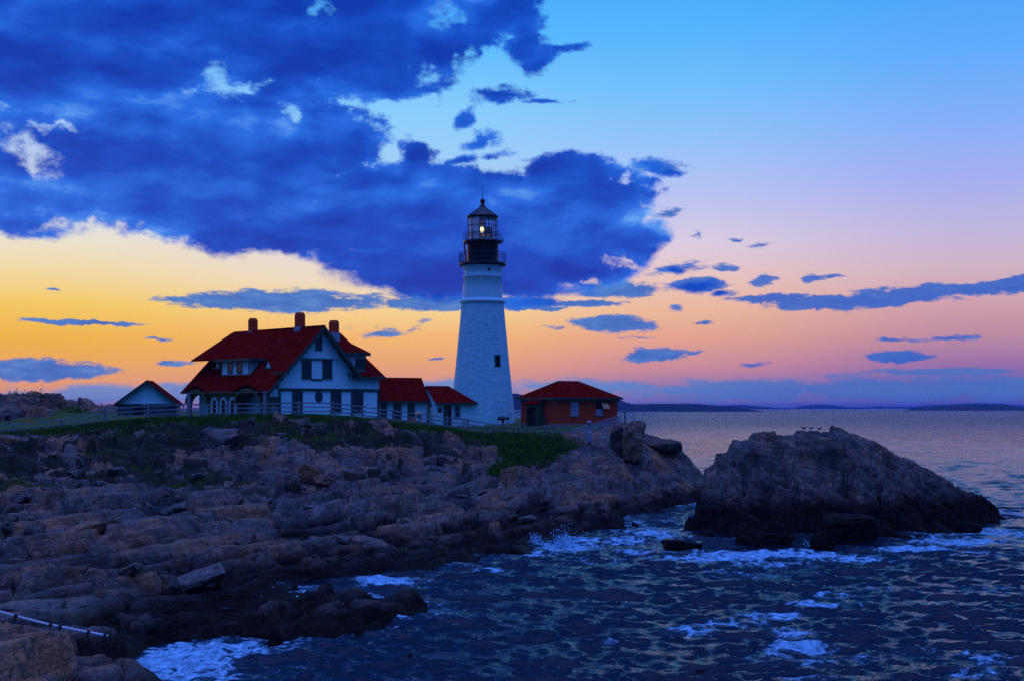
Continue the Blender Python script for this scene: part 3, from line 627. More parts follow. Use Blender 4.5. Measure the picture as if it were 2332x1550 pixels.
for nm, px, py, s, rz, tilt, sd, lb, mt in [
  ('sea_rock', 1552, 1249, (1.25, .9, .42), 10, 8, 31, 'low black seaweed covered rock awash left of the island foot', .2),
  ('sea_rock', 1942, 1232, (2.1, 1.5, 1.45), -15, 10, 32, 'large dark wedge shaped boulder in the foam before the island', .35),
  ('sea_rock', 1880, 1250, (.75, .8, .95), 20, -6, 33, 'upright dark boulder leaning on the left side of the wedge shaped one', .3),
  ('sea_rock', 1760, 1238, (1.5, .9, .55), 5, 4, 34, 'low dark rock in the foam at the middle of the island front', .2),
  ('sea_rock', 1695, 1238, (.6, .6, .45), 0, 0, 35, 'small black rock in the white water under the island cliff', .2),
  ('sea_rock', 2215, 1208, (1.1, .9, .5), 20, 12, 36, 'small tilted rock in the surf at the right foot of the island', .35)]:
    x, y, z = sea(px, py+4)
    tag(block(nm, (x, y+s[1]*.6, s[2]*.42), s, rz, tilt, sd, mt=mt), lb, 'sea rock')
# broken stones lying about the ledges
rnd = random.Random(5); protos = []
for k in range(110):
    for _ in range(60):
        px, py = rnd.uniform(0, 1300), rnd.uniform(1010, 1300)
        Y = rnd.uniform(60, 132); x = (px-CX)/F*Y
        z = float(ground(x, Y)); b = float(base_h(np.array([x]), np.array([Y]))[0])
        if z > .7 and b > .6 and Y < float(fence_y(np.array([x]))[0])-3.5 and x < 6: break
    s = rnd.uniform(.16, .62)*(.6 + Y/160)
    if k < 10:
        o = block('stone', (x, Y, z+s*.2), (s, s*rnd.uniform(.7, 1.2), s*rnd.uniform(.5, .9)), rnd.uniform(0, 360), rnd.uniform(-15, 15), 100+k, 20, sub=False); protos.append((o, s))
    else:
        p, s0 = protos[k % 10]; o = p.copy(); COL.objects.link(o); q = s/s0; o.scale = (q, q, q*rnd.uniform(.8, 1.2)); o.location = (x, Y, z+s*.2); o.rotation_euler = (R(rnd.uniform(-15, 15)), R(rnd.uniform(-15, 15)), rnd.uniform(0, 6.28))
    tag(o, 'broken angular stone lying loose among others on the headland ledges', 'stone', 'broken stones on the ledges')
# ------------------------------------------------------------------ the sea
ys = [30.0]
while ys[-1] < 14000: ys.append(ys[-1] + max(.13, ys[-1]*(.0032 if ys[-1] < 700 else .010)))
ys = np.array(ys); 
t = np.r_[np.linspace(-1.2, -.50, 40)[:-1], np.linspace(-.50, .62, 660), np.linspace(.62, 1.4, 60)[1:]]
WX = t[None, :]*ys[:, None]; WY = np.repeat(ys[:, None], len(t), 1)
rw = np.random.RandomState(4)
DXw = np.zeros_like(WX); DYw = DXw.copy(); DZw = DXw.copy()
cell = np.maximum(np.gradient(ys)[:, None], np.abs(np.gradient(t))[None, :]*ys[:, None]*.9)
head = R(258)
wm = ys < 700; Wx, Wy, cl_ = WX[wm], WY[wm], cell[wm]; dX, dY, dZ = np.zeros_like(Wx), np.zeros_like(Wx), np.zeros_like(Wx)
for k in range(100):
    L = math.exp(rw.uniform(math.log(.42), math.log(5.5))); th = head + rw.normal(0, .55 if L < 2 else .38)
    kx, ky = math.cos(th)*2*math.pi/L, math.sin(th)*2*math.pi/L
    A = .0125*L*(1.0 if L < 1.1 else (1.1/L)**1.1)*rw.uniform(.6, 1.3); ph = rw.uniform(0, 6.28)
    fade = np.clip((L/cl_ - 2.0)/2.0, 0, 1)
    a = kx*Wx + ky*Wy + ph
    s, c = np.sin(a)*fade, np.cos(a)*fade
    dZ += A*c; dX -= A*math.cos(th)*s*.9; dY -= A*math.sin(th)*s*.9
DZw[wm], DXw[wm], DYw[wm] = dZ, dX, dY
gust = 1 + .9*fbm(WX*.05, WY*.03, 90, 3)
near_land = np.zeros_like(WX)
m = (WY < 176) & (np.abs(WX) < 60)
hb = np.full(WX.shape, -6.0); hb[m] = base_h(WX[m], WY[m])
m2 = (WY < 130) & (WY > 88) & (WX > 10) & (WX < 46)
hi = np.full(WX.shape, -6.0); hi[m2] = isl(WX[m2], WY[m2])
sh = np.maximum(hb, hi)
DZw *= gust*.95*(1-.35*sstep(sh, -1.2, .2)); 
DZw += .12*sstep(sh, -1.5, .1)*fbm(WX*.8, WY*.5, 91, 3)*2
# surf: where foam lies (attribute), from the shore and from drifting patches
foam = np.zeros_like(WX)
near = sstep(sh, -1.55, -.35)*(1-sstep(sh, .6, 1.4))
sel = .30 + 1.1*fbm(WX*.13, WY*.09, 92, 3)
foam = np.clip(near*(.10+.9*sel), 0, .55)
FP = [(360,1520,3.5,4,.9),(470,1480,3,3.2,.85),(600,1470,2.6,3,.62),(700,1450,2,2,.5),(900,1324,1.8,1.6,.95),(850,1318,1.0,1.0,.9),(960,1338,1.6,1.4,.6),(1125,1298,1.5,1,.75),
      (1290,1246,3.2,3.0,1.0),(1380,1232,3.5,4,.85),(1480,1215,3.2,6,.75),(1420,1195,2.5,5,.6),(1225,1262,1.6,1.8,.7),(1530,1185,2.2,6,.45),(1450,1255,3.5,3,.62),
      (1600,1272,3.6,2.6,.92),(1720,1265,4.2,2.6,.98),(1830,1262,3,2.4,.85),(1930,1276,3.6,2,.78),(1790,1285,4,2.2,.62),(2080,1250,3.6,2.6,.88),(2180,1232,4,3.5,.78),(2280,1215,3,5,.7),(2310,1170,2.5,8,.6),(2240,1262,3,2.2,.55),
      (1570,1438,1.5,1.2,.82),(1660,1420,1.9,1.2,.90),(1760,1400,2.0,1.3,.92),(1860,1375,2.2,1.6,.80),(1900,1356,2,1.6,.6),
      (1790,1440,1.6,2.2,.66),(1820,1480,1.5,1.6,.74),(1860,1510,1.3,1.0,.70),(1760,1500,1.2,1.2,.6),(1950,1500,2.2,1.3,.50),(2100,1490,2,1.5,.46),(2270,1495,1.5,1.6,.66),(2210,1535,1.2,.8,.75),(1820,1545,1.4,.6,.6),
      (1750,1310,5,1.6,.5),(1650,1305,3,1.4,.45),(2000,1340,3,2.5,.42),(2250,1345,4,3,.42),(1350,1280,4,3,.45),(2170,1095,3,14,.45),(2300,1140,5,20,.45),(1300,1340,2.5,2.5,.34),(1390,1465,.6,.4,.5),(1250,1500,1.5,1.2,.36),(430,1540,3,1.6,.78),(640,1520,2,1.6,.4)]
for px, py, rx, ry, am in FP:
    X0, Y0, _ = sea(px, py)
    foam = np.maximum(foam, am*np.clip(1.45-np.hypot((WX-X0)/rx, (WY-Y0)/ry)*1.05 + .9*fbm(WX*.5, WY*.35, 93, 3), 0, 1))
foam = np.clip(foam + .10*np.clip(DZw/.25, -1, 1)*(WY < 140), 0, 1)
DZw += foam*.10*(fbm(WX*1.6, WY*1.2, 94, 4)+.3)
me = grid_mesh('sea', WX+DXw, WY+DYw, DZw, {'foam': foam})
def fn(b, put, p):
    v = wpos(b); x, y, z = b.sep(v)
    dist = b.m('MAXIMUM', y, 20.0)
    rip = b.noise(b.mapping(v, (0, 0, 0), R(20), (1.0, 1.7, 1.0)), 1.1, 5, .62, .6)
    rip2 = b.noise(b.mapping(v, (0, 0, 0), R(-15), (1.0, 2.2, 1.0)), .33, 5, .66, .5)
    fo = b.attr('foam')
    lace = b.noise(b.mapping(v, (0, 0, 0), R(8), (.8, 1.25, 1)), 2.3, 8, .74, 1.0)
    lace2 = b.voronoi(b.vm('ADD', b.mapping(v, (0, 0, 0), 0, (.8, .7, 1)), b.vm('MULTIPLY', b.noise(v, .9, 4, .65, color=True), (1.7, 1.7, 0))), 1.1, 'DISTANCE_TO_EDGE')
    net = b.smooth(lace2, .30, .0)
    thr = b.m('ADD', b.m('MULTIPLY', lace, 1.15), b.m('MULTIPLY', net, .34))
    f = b.smooth(b.m('SUBTRACT', b.m('ADD', thr, b.m('MULTIPLY', fo, .80)), 1.24), .0, .20)
    f = b.m('MULTIPLY', f, b.smooth(fo, .05, .25))
    # short whitecap flecks on the darker water
    fl = b.m('MULTIPLY', b.smooth(b.noise(b.mapping(v, (0, 0, 0), R(12), (.6, 1.5, 1)), 2.3, 4, .7, .8), .735, .80), b.smooth(z, .04, .16))
    f = b.m('MAXIMUM', f, b.m('MULTIPLY', fl, b.smooth(dist, 150, 100, 0, .8)))
    base = b.mix(b.smooth(fo, .15, .8, 0, .6), (.002, .011, .020), (.008, .040, .06))
    fv = b.noise(v, 3.2, 5, .7)
    f = b.m('MULTIPLY', f, b.smooth(fv, .25, .62, .45, 1.0))
    col = b.mix(f, base, b.mix(b.smooth(fv, .3, .7), (.18, .42, .54), (.34, .68, .84)))
    rough = b.m('MULTIPLY_ADD', f, .7, b.smooth(dist, 60, 900, .07, .30))
    rip0 = b.noise(b.mapping(v, (0, 0, 0), R(5), (1.0, 1.6, 1.0)), 3.4, 4, .65, .4)
    h = b.m('ADD', b.m('ADD', b.m('MULTIPLY', rip, .50), b.m('MULTIPLY', rip2, 1.0)), b.m('MULTIPLY', rip0, b.smooth(dist, 120, 40, .0, .22)))
    paw = b.noise(b.mapping(v, (0, 0, 0), R(4), (.011, .0045, 1.0)), 1.0, 7, .66, .6)
    rip3 = b.noise(b.mapping(v, (0, 0, 0), R(6), (.022, .085, 1.0)), 1.0, 6, .72, .4)
    h = b.m('ADD', h, b.m('MULTIPLY', rip3, b.smooth(dist, 150, 600, 0.0, 12.0)))
    put(Base_Color=col, Roughness=rough, IOR=1.333, Specular_IOR_Level=b.smooth(dist, 75, 260, .25, .62), Normal=b.bump(b.m('ADD', h, b.m('MULTIPLY', f, .3)), b.m('MULTIPLY', b.smooth(dist, 50, 400, .70, 1.0), b.smooth(paw, .36, .62, .45, 1.0)), b.smooth(dist, 60, 600, .34, .50)))
SEA = mat('sea_water', fn)
tag(link('sea', me, SEA, smooth=True), 'dark choppy sea with streaks of white foam along the rocks', kind='structure')
# spray thrown up where swells hit the rock
def fn(b, put, p): put(Base_Color=(.34, .72, .90), Roughness=.9, Specular_IOR_Level=.1)
SPRAY = mat('sea_spray', fn)
def spray(px, py, w, h, n, seed, lb):
    r = np.random.RandomState(seed); c = np.array(sea(px, py)); V = []; T = []
    for k in range(n):
        a = r.normal(0, .5); hh = h*abs(r.normal(0, .45)); p = c + np.array([w*r.normal(0, .45), r.normal(0, .35), hh*np.exp(-abs(a)*.4)])
        s = .018 + .05*r.rand()**3
        q = [p + s*np.array(d)*r.uniform(.6, 1.4) for d in ((1, 0, 0), (-.5, .8, 0), (-.5, -.8, 0), (r.normal(0, .5), 0, 1.6))]
        i = len(V); V += q; T += [(i, i+2, i+1), (i, i+1, i+3), (i+1, i+2, i+3), (i+2, i, i+3)]
    tag(link('spray', tri_mesh('spray', V, T), SPRAY), lb, 'spray', kind='stuff')
spray(1285, 1246, 1.0, 1.25, 900, 1, 'white spray bursting up against the tip of the headland')
spray(1220, 1240, .7, .8, 350, 2, 'thin spray at the dark notch in the headland shore')
spray(1860, 1243, .9, .7, 300, 3, 'small spray splashing between the two dark boulders')

# ------------------------------------------------------------------ distant shores
def fn(b, put, p):
    v = wpos(b); n = b.noise(v, .05, 5, .7)
    put(Base_Color=b.mix(n, (.018, .030, .030), (.040, .055, .045)), Roughness=.95, Specular_IOR_Level=.05)
WOODS = mat('distant_wooded_shore', fn)
def fn(b, put, p):
    v = wpos(b); n = b.noise(v, .08, 5, .7)
    put(Base_Color=b.mix(n, (.03, .036, .020), (.075, .07, .04)), Roughness=.95, Specular_IOR_Level=.05)
HEATH = mat('low_grassy_island', fn)
def shore(name, pts, base, Y, depth, mt, label, seed=0, jag=1.0, kind='structure', cat=None):
    px = np.array([p[0] for p in pts], float); py = np.array([p[1] for p in pts], float)
    n = int((px[-1]-px[0])*1.1)+4; xs = np.linspace(px[0], px[-1], n)
    top = np.interp(xs, px, py); u = np.arange(n)
    hpx = np.maximum(base-top, 0)
    j = (fbm(u*.55, u*0+3.3, 200+seed, 3)*2.6 + fbm(u*.11, u*0+1.3, 210+seed, 3)*2.2)*jag
    s = Y/F
    hz = np.maximum(hpx + j*np.clip(hpx/5, 0, 1), 0)*s
    rows = []; N = 9
    for r in range(N):
        q = r/(N-1); f = math.sin(math.pi*min(1, q*1.25)*.5) if q < .8 else (1-q)/.2
        wob = fbm(u*.3, u*0+r*2.7, 220+seed, 3)*depth*.10
        zz = hz*(f*(.82+.36*(fbm(u*.6, u*0+r*5.1, 230+seed, 2)+.5)) if 0 < r < N-1 else 0) - (1.2 if r in (0, N-1) else 0)
        if r == int((N-1)*.75): zz = hz
        zz = np.minimum(zz, hz) + (CZ-(base-HY)*s)*0
        rows.append(((xs-CX)*s, Y + q*depth + wob, zz))
    X, Yy, Z = (np.stack([r[k] for r in rows]) for k in range(3))
    o = link(name, grid_mesh(name, X, Yy, Z), mt); return tag(o, label, cat, kind=kind)
shore('hills', [(1195,904),(1230,899),(1300,897),(1388,898),(1404,899),(1412,904),(1424,906),(1432,911),(1440,913),(1452,918),(1470,919),(1500,918),(1560,918),(1590,919),(1640,921),(1690,924),(1720,928),(1745,932.5)], 936.5, 3069, 260, WOODS, 'wooded point of land sloping down to the sea behind the brick building', 1, .55)
shore('hills', [(1545,922),(1580,917),(1610,917.5),(1650,921),(1680,922),(1720,920),(1760,923.5),(1790,926),(1815,928.6)], 930.6, 7600, 700, WOODS, 'long low wooded ridge beyond the point', 2, .35)
shore('hills', [(1845,928.5),(1856,923),(1880,920.5),(1905,919),(1930,920.5),(1960,925),(1975,926.5),(1990,928)], 929.6, 9600, 700, WOODS, 'small wooded island alone on the horizon', 3, .35)
shore('hills', [(1780,927.5),(1990,925.2),(2040,923.6),(2080,924.2),(2160,923.5),(2260,922.5),(2340,922)], 928.8, 12500, 900, WOODS, 'faint thin line of far shore on the horizon', 4, .2)
shore('hills', [(2150,924),(2180,921),(2220,919.5),(2260,917.5),(2290,916),(2320,917),(2360,918)], 930.2, 8000, 700, WOODS, 'dark wooded island behind the low grassy one', 5, .35)
shore('hills', [(2118,933),(2130,930),(2150,927),(2180,925),(2220,923),(2280,922),(2340,921)], 934.2, 4050, 300, HEATH, 'low grassy island at the right edge', 6, .3)
shore('hills', [(-60,905),(40,909),(100,911),(140,917),(165,919),(180,921),(205,922),(230,918),(250,914),(300,914),(360,915),(420,915),(470,917)], 940, 420, 60, WOODS, 'dark wooded rise beyond the small shed', 7, .9)
shore('hills', [(1130,888),(1165,893),(1178,893),(1190,896),(1215,899),(1260,900)], 938, 2700, 240, WOODS, 'wooded hillside glimpsed between the tower and the brick building', 8, .6)

# ------------------------------------------------------------------ haze over the bay
hz_ = MB().box(-18000, 18000, -60, 15500, -5, 42).build('haze')
hm = bpy.data.materials.new('haze_air'); hm.use_nodes = True; hm.node_tree.nodes.clear()
hb_ = NB(hm.node_tree); pv = hb_.n.new('ShaderNodeVolumePrincipled'); pv.inputs['Color'].default_value = (.16, .36, 1, 1); pv.inputs['Density'].default_value = 8e-5
hb_.l.new(pv.outputs[0], hb_.n.new('ShaderNodeOutputMaterial').inputs['Volume']); hz_.data.materials.append(hm)
tag(hz_, 'thin blue dusk haze over the bay that veils the far shores', 'haze', kind='stuff')
# ------------------------------------------------------------------ buildings
X1, Y1, XM = (1, 0, 0), (0, 1, 0), (-1, 0, 0)
def front(x=0, y=0, z=0): return ((x, y, z), (1, 0, 0), (0, -1, 0))      # wall facing local -y
def side(x=0, y=0, z=0): return ((x, y, z), (0, 1, 0), (-1, 0, 0))       # wall facing local -x
def window(par, B, u, z, w, h, frame=GREEN, cas=.13, bars=(1, 1), name='window', sill=True, shade=False):
    f = MB(); a, c = u-w/2, u+w/2
    f.pane(B, a-cas, a, z, z+h, 0, .06).pane(B, c, c+cas, z, z+h, 0, .06).pane(B, a-cas-.03, c+cas+.03, z+h, z+h+cas, 0, .08)
    f.pane(B, a-cas-(.05 if sill else 0), c+cas+(.05 if sill else 0), z-.09, z, 0, .10 if sill else .06)
    o = f.build(name, frame, par)
    s = MB(); nx, nz = bars; t = .045
    for i in range(1, nx): uu = a+w*i/nx; s.pane(B, uu-t/2, uu+t/2, z, z+h, .012, .035)
    for i in range(1, nz): zz = z+h*i/nz; s.pane(B, a, c, zz-t/2, zz+t/2, .012, .038)
    s.pane(B, a, a+.05, z, z+h, .012, .03).pane(B, c-.05, c, z, z+h, .012, .03).pane(B, a+.05, c-.05, z+h-.05, z+h, .012, .03).pane(B, a+.05, c-.05, z, z+.05, .012, .03)
    s.build('sash', frame if not shade else WHITE_PLAIN, o)
    MB().pane(B, a, c, z, z+h, -.02, .012).build('pane', GLASS, o); return o
def gable_poly(B, pts):              # points (u, z) on a wall -> 3D
    O, U, N = B; return [(O[0]+U[0]*u, O[1]+U[1]*u, O[2]+z) for u, z in pts]
def arch_wall(mb, B, u0, u1, z0, z1, ops, th=.3, n=14):
    """a wall with arched openings (centre, width, spring height, rise)"""
    ops = sorted(ops); cuts = [u0]
    for c, w, sp, ri in ops: cuts += [c-w/2, c+w/2]
    cuts.append(u1)
    for a, b in zip(cuts[0::2], cuts[1::2]): mb.pane(B, a, b, z0, z1, -th, 0)
    for c, w, sp, ri in ops:
        for i in range(n):
            t0, t1 = i/n*math.pi, (i+1)/n*math.pi
            ua, ub = c-w/2*math.cos(t0), c-w/2*math.cos(t1); za, zb = sp+ri*math.sin(t0), sp+ri*math.sin(t1)
            O, U, N = B; g = lambda u, nn, z: (O[0]+U[0]*u+N[0]*nn, O[1]+U[1]*u+N[1]*nn, O[2]+z)
            mb.hexa([g(ua, 0, za), g(ub, 0, zb), g(ub, -th, zb), g(ua, -th, za), g(ua, 0, z1), g(ub, 0, z1), g(ub, -th, z1), g(ua, -th, z1)])
def arch_ring(mb, B, c, w, sp, ri, t, n0, n1, n=16, legs=0):
    O, U, N = B; g = lambda u, nn, z: (O[0]+U[0]*u+N[0]*nn, O[1]+U[1]*u+N[1]*nn, O[2]+z)
    for i in range(n):
        p = []
        for k in (i, i+1):
            a = k/n*math.pi; p.append([(c-(w/2+e)*math.cos(a), sp+(ri+e)*math.sin(a)) for e in (0, t)])
        (i0, o0), (i1, o1) = p
        mb.hexa([g(*i0[:1], n0, i0[1]), g(*i1[:1], n0, i1[1]), g(*i1[:1], n1, i1[1]), g(*i0[:1], n1, i0[1]), g(*o0[:1], n0, o0[1]), g(*o1[:1], n0, o1[1]), g(*o1[:1], n1, o1[1]), g(*o0[:1], n1, o0[1])])
    if legs:
        mb.pane(B, c-w/2-t, c-w/2, sp-legs, sp, n0, n1).pane(B, c+w/2, c+w/2+t, sp-legs, sp, n0, n1)

# ---- the keeper's house.  local x runs along the gable wall to the right, local y back along the side, z up
HO = at(610, 947, 136); HT = 42
H = empty('keepers_house', HO, HT, 'white clapboard house with red roofs, three brick chimneys and an arched porch', 'house')
def fitH(px, py, a=None, b=None, O=HO, T=HT):
    A = Vector((math.cos(R(T)), math.sin(R(T)), 0)); Bv = Vector((-math.sin(R(T)), math.cos(R(T)), 0))
    d = Vector(((px-CX)/F, 1, -(py-HY)/F)); c = Vector((0, 0, CZ)); o = Vector(O)
    n, v = (A, a) if a is not None else (Bv, b)
    s = (v-(c-o).dot(n))/d.dot(n); p = c+s*d-o
    return p.dot(A), p.dot(Bv), p.z
GP_ = {k: fitH(*q, b=0) for k, q in dict(peak=(729.5, 742), lv=(606, 884), rv=(811, 852), wl=(636, 884), wm=(803, 884), wr=(865, 884), band=(722, 886), sc=(722, 814), re=(877, 857)).items()}
aP, _, zP = GP_['peak']; aW = GP_['wl'][0]; aM = GP_['wm'][0]; aR = GP_['wr'][0]; zB = GP_['band'][2]; zS = GP_['sc'][2]
aE, zE = -.35, 2.45                     # left eave
aV, zV = GP_['rv'][0], GP_['rv'][2]     # right verge foot
SL = (zP-zE)/(aP-aE); SRr = (zP-zV)/(aV-aP)
LEN = fitH(418, 890, a=-.2)[1]
def roofz(a): return zE+(a-aE)*SL if a < aP else zP-(a-aP)*SRr
w_ = MB()
w_.prism([(aW, 0, zB), (aM, 0, zB), (aM, 0, roofz(aM)-.2), (aP, 0, zP-.22), (aW, 0, roofz(aW)-.2)], (0, .3, 0))
w_.prism([(aW, .05, -.6), (aM, .05, -.6), (aM, .05, zB), (aW, .05, zB)], (0, .3, 0))
w_.prism([(.1, .4, zB), (aW, .4, zB), (aW, .4, roofz(aW)-.25), (.1, .4, roofz(.1)-.25)], (0, .3, 0))
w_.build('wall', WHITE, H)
MB().prism([(aW, .4, -.6), (aW+.25, .4, -.6), (aW+.25, .4, zB), (aW, .4, zB)], (0, LEN-1, 0)).build('wall', WHITE, H)
MB().prism([(.1, LEN-.3, zB), (aV-.4, LEN-.3, zB), (aV-.4, LEN-.3, roofz(aV-.4)-.25), (aP, LEN-.3, zP-.25), (.1, LEN-.3, roofz(.1)-.25)], (0, .25, 0)).build('wall', WHITE, H)
MB().box(2.4, aV-.4, LEN-.3, LEN-.05, -.6, zB).box(aV-.65, aV-.4, .4, LEN-.3, -.6, zV).build('wall', WHITE, H)
# attic gable: the scalloped upper face stands a little proud
hs = MB(); za = zS
aL, aRr = aE+(za-zE)/SL+.12, aP+(zP-za)/SRr-.12
hs.prism([(aL, -.10, za), (aRr, -.10, za), (aP, -.10, zP-.22)], (0, .095, 0))
n = 34
for i in range(n):
    u = aL+.15+(aRr-aL-.3)*(i+.5)/n; d = (aRr-aL-.3)/n*.40
    hs.box(u-d, u+d, -.10, -.02, za-.11, za-.003)
hs.build('gable_shingle_face', WHITE, H)
# main roof: two thick planes, ridge running back
OV = -.75
MB().slab([(aE, OV, zE), (aP, OV, zP), (aP, LEN+.3, zP), (aE, LEN+.3, zE)], .16).slab([(aP, OV, zP), (aV, OV, zV), (aV, LEN+.3, zV), (aP, LEN+.3, zP)], .16).build('roof', ROOF, H)
roof = [o for o in H.children if o.name.startswith('roof')][0]
MB().box(aP-.12, aP+.12, OV+.02, LEN+.28, zP-.06, zP+.05).build('ridge_cap', ROOF, roof)
g = MB()
dn = .30
g.slab([(aE-.02, OV-.06, zE-.03), (aP, OV-.06, zP-.03), (aP, OV-.003, zP-.03), (aE-.02, OV-.003, zE-.03)], dn)
g.slab([(aP, OV-.06, zP-.03), (aV+.02, OV-.06, zV-.03), (aV+.02, OV-.003, zV-.03), (aP, OV-.003, zP-.03)], dn)
g.slab([(aE+.1, OV+.01, zE-.10), (aP, OV+.01, zP-.19), (aP, -.12, zP-.19), (aE+.1, -.12, zE-.10)], .06)
g.slab([(aP, OV+.01, zP-.19), (aV, OV+.01, zV-.19), (aV, -.12, zV-.19), (aP, -.12, zP-.19)], .12)
g.build('gable_trim', GREEN, H)
t = MB()
t.box(aW-.03, aM+.05, -.05, -.002, zB-.14, zB+.10).box(aW-.05, aW+.17, -.035, -.004, -.5, zB-.14).box(aM-.17, aM+.04, -.035, -.004, -.5, zB-.14)
t.box(aE+1.0, aW+.35, -.62, -.01, zB+1.62, zB+1.80) if False else None
c0 = fitH(642, 848, b=-.3); t.box(c0[0]-.9, c0[0]+.6, -.7, -.12, c0[2]-.15, c0[2]+.05)
c1 = fitH(803, 851, b=-.3); t.box(c1[0]-.5, c1[0]+.7, -.7, -.12, c1[2]-.12, c1[2]+.08)
t.build('trim', GREEN, H)
# gable windows
B0 = front(0, 0, 0); B0l = front(0, .05, 0)
def fw(l, tp, r, b, B=B0, plane=0, **k):
    p, q = fitH(l, tp, b=plane), fitH(r, b, b=plane)
    return window(H, B, (p[0]+q[0])/2, q[2]+.08, abs(q[0]-p[0])-.26, p[2]-q[2]-.2, **k)
fw(718, 762, 733, 797, B=front(0, -.10, 0), plane=-.1, bars=(1, 2)); fw(687, 819, 709, 862, bars=(2, 2)); fw(734, 819, 756, 862, bars=(2, 2))
p, q = fitH(687, 816, b=0), fitH(756, 819, b=0); MB().pane(B0, p[0]-.05, q[0]+.05, q[2]-.02, p[2]+.06, .082, .12).build('window_header', GREEN, H)
p, q = fitH(709, 861, b=0), fitH(734, 864, b=0); MB().pane(B0, p[0]+.03, q[0]-.03, q[2]-.1, p[2]-.02, 0, .05).build('window_header', GREEN, H)
fw(665, 888, 689, 938, B=B0l, plane=.05, bars=(2, 2)); fw(753, 888, 777, 938, B=B0l, plane=.05, bars=(2, 2))
ov = fitH(726, 902, b=.05)
o = MB()
for k in range(24):
    a0, a1 = 2*math.pi*k/24, 2*math.pi*(k+1)/24
    o.hexa([(ov[0]+r*math.cos(a)*1.0, y, ov[2]+r*1.22*math.sin(a)) for y, r, a in ((0, .32, a0), (0, .45, a0), (0, .45, a1), (0, .32, a1), (.05, .32, a0), (.05, .45, a0), (.05, .45, a1), (.05, .32, a1))])
o = o.build('oval_window', GREEN, H)
MB().prism([(ov[0]+.33*math.cos(k*math.pi/12), .02, ov[2]+.40*math.sin(k*math.pi/12)) for k in range(24)], (0, .04, 0)).build('pane', GLASS, o)
# ---- right wing: lower hip roof, a wide dormer above it
zE2 = GP_['re'][2]; RB = 8.2; zR2 = fitH(760, 757, b=3.9)[2]
bw = .12
x = MB().box(aM, aR, bw, bw+7.5, zB, zE2).box(aM+.02, aR-.05, bw+.05, bw+7.4, -.8, zB-.0).build('wall', WHITE, H)
hx = (zR2-zE2)
yA, yB = -.35, RB-.0; xr = aR+.45; rid = 3.9
hp = [(aV-1.2, yA, zE2), (xr, yA, zE2), (xr-2.6, rid, zR2), (aP, rid, zR2), (aP, yA+1.4, zE2+1.4*hx/(rid-yA))]
MB().slab([(aM+.12, yA, zE2), (xr, yA, zE2), (xr-2.6, rid, zR2), (aP+.3, rid, zR2)], .14).slab([(xr, yA, zE2), (xr, yB, zE2), (xr-2.6, rid, zR2)], .14).slab([(xr, yB, zE2), (aP, yB, zE2), (aP, rid, zR2), (xr-2.6, rid, zR2)], .14).build('wing_roof', ROOF, H)
MB().box(aM-.1, xr+.03, yA-.06, yA+.10, zE2-.26, zE2-.015).box(xr-.1, xr+.03, yA+.102, yB, zE2-.26, zE2-.015).box(aM-.02, aR+.05, bw-.06, bw-.003, zB-.14, zB+.12).box(aR-.2, aR+.03, bw-.004, bw+.046, -.6, zB-.14).box(aM+.02, aM+.22, bw, bw+.046, -.6, zB-.14).build('trim', GREEN, H)
p, q = fitH(804, 889, b=.17), fitH(827, 938, b=.17)
window(H, front(0, bw+.05, 0), (p[0]+q[0])/2, q[2]+.1, q[0]-p[0]-.26, p[2]-q[2]-.2, bars=(2, 2))
rz2 = lambda y: zE2 + (y-yA)*hx/(rid-yA)
dy = .0
while dy < 2 and fitH(833, 845, b=dy)[2] > rz2(dy): dy += .02
p0, p1 = fitH(788, 808, b=dy), fitH(833, 844, b=dy)
dx0, dx1, dz1, dz0 = p0[0]-1.2, p1[0], p0[2]+.05, p1[2]-.5
d = empty('dormer', (0, 0, 0)); d.parent = H
MB().box(dx0, dx1, dy, rid+.5, dz0, dz1).build('dormer_wall', WHITE, d)
e1 = fitH(842, 803, b=dy-.35); ex = e1[0]; ez = e1[2]
aS = aP+(zP-ez)/SRr+.12
MB().slab([(aS, dy-.45, ez), (ex, dy-.45, ez), (ex-2.4, rid, zR2+.12), (aP+.2, rid, zR2+.12)], .15).slab([(ex, dy-.45, ez), (ex, RB-1.4, ez), (ex-2.4, rid, zR2+.12)], .15).slab([(ex, RB-1.4, ez), (aP, RB-1.4, ez), (aP, rid, zR2+.12), (ex-2.4, rid, zR2+.12)], .15).build('dormer_roof', ROOF, d)
MB().box(dx0, ex+.02, dy-.51, dy-.40, ez-.30, ez-.02).box(ex-.09, ex+.02, dy-.40, RB-1.4, ez-.30, ez-.02).box(dx1-.16, dx1+.02, dy-.03, dy-.003, dz0, dz1-.05).build('dormer_trim', GREEN, d)
p, q = fitH(809, 816, b=dy), fitH(829, 842, b=dy)
f = window(H, front(0, dy, 0), (p[0]+q[0])/2, q[2]+.1, q[0]-p[0]-.24, p[2]-q[2]-.2, bars=(1, 2)); f.parent = d
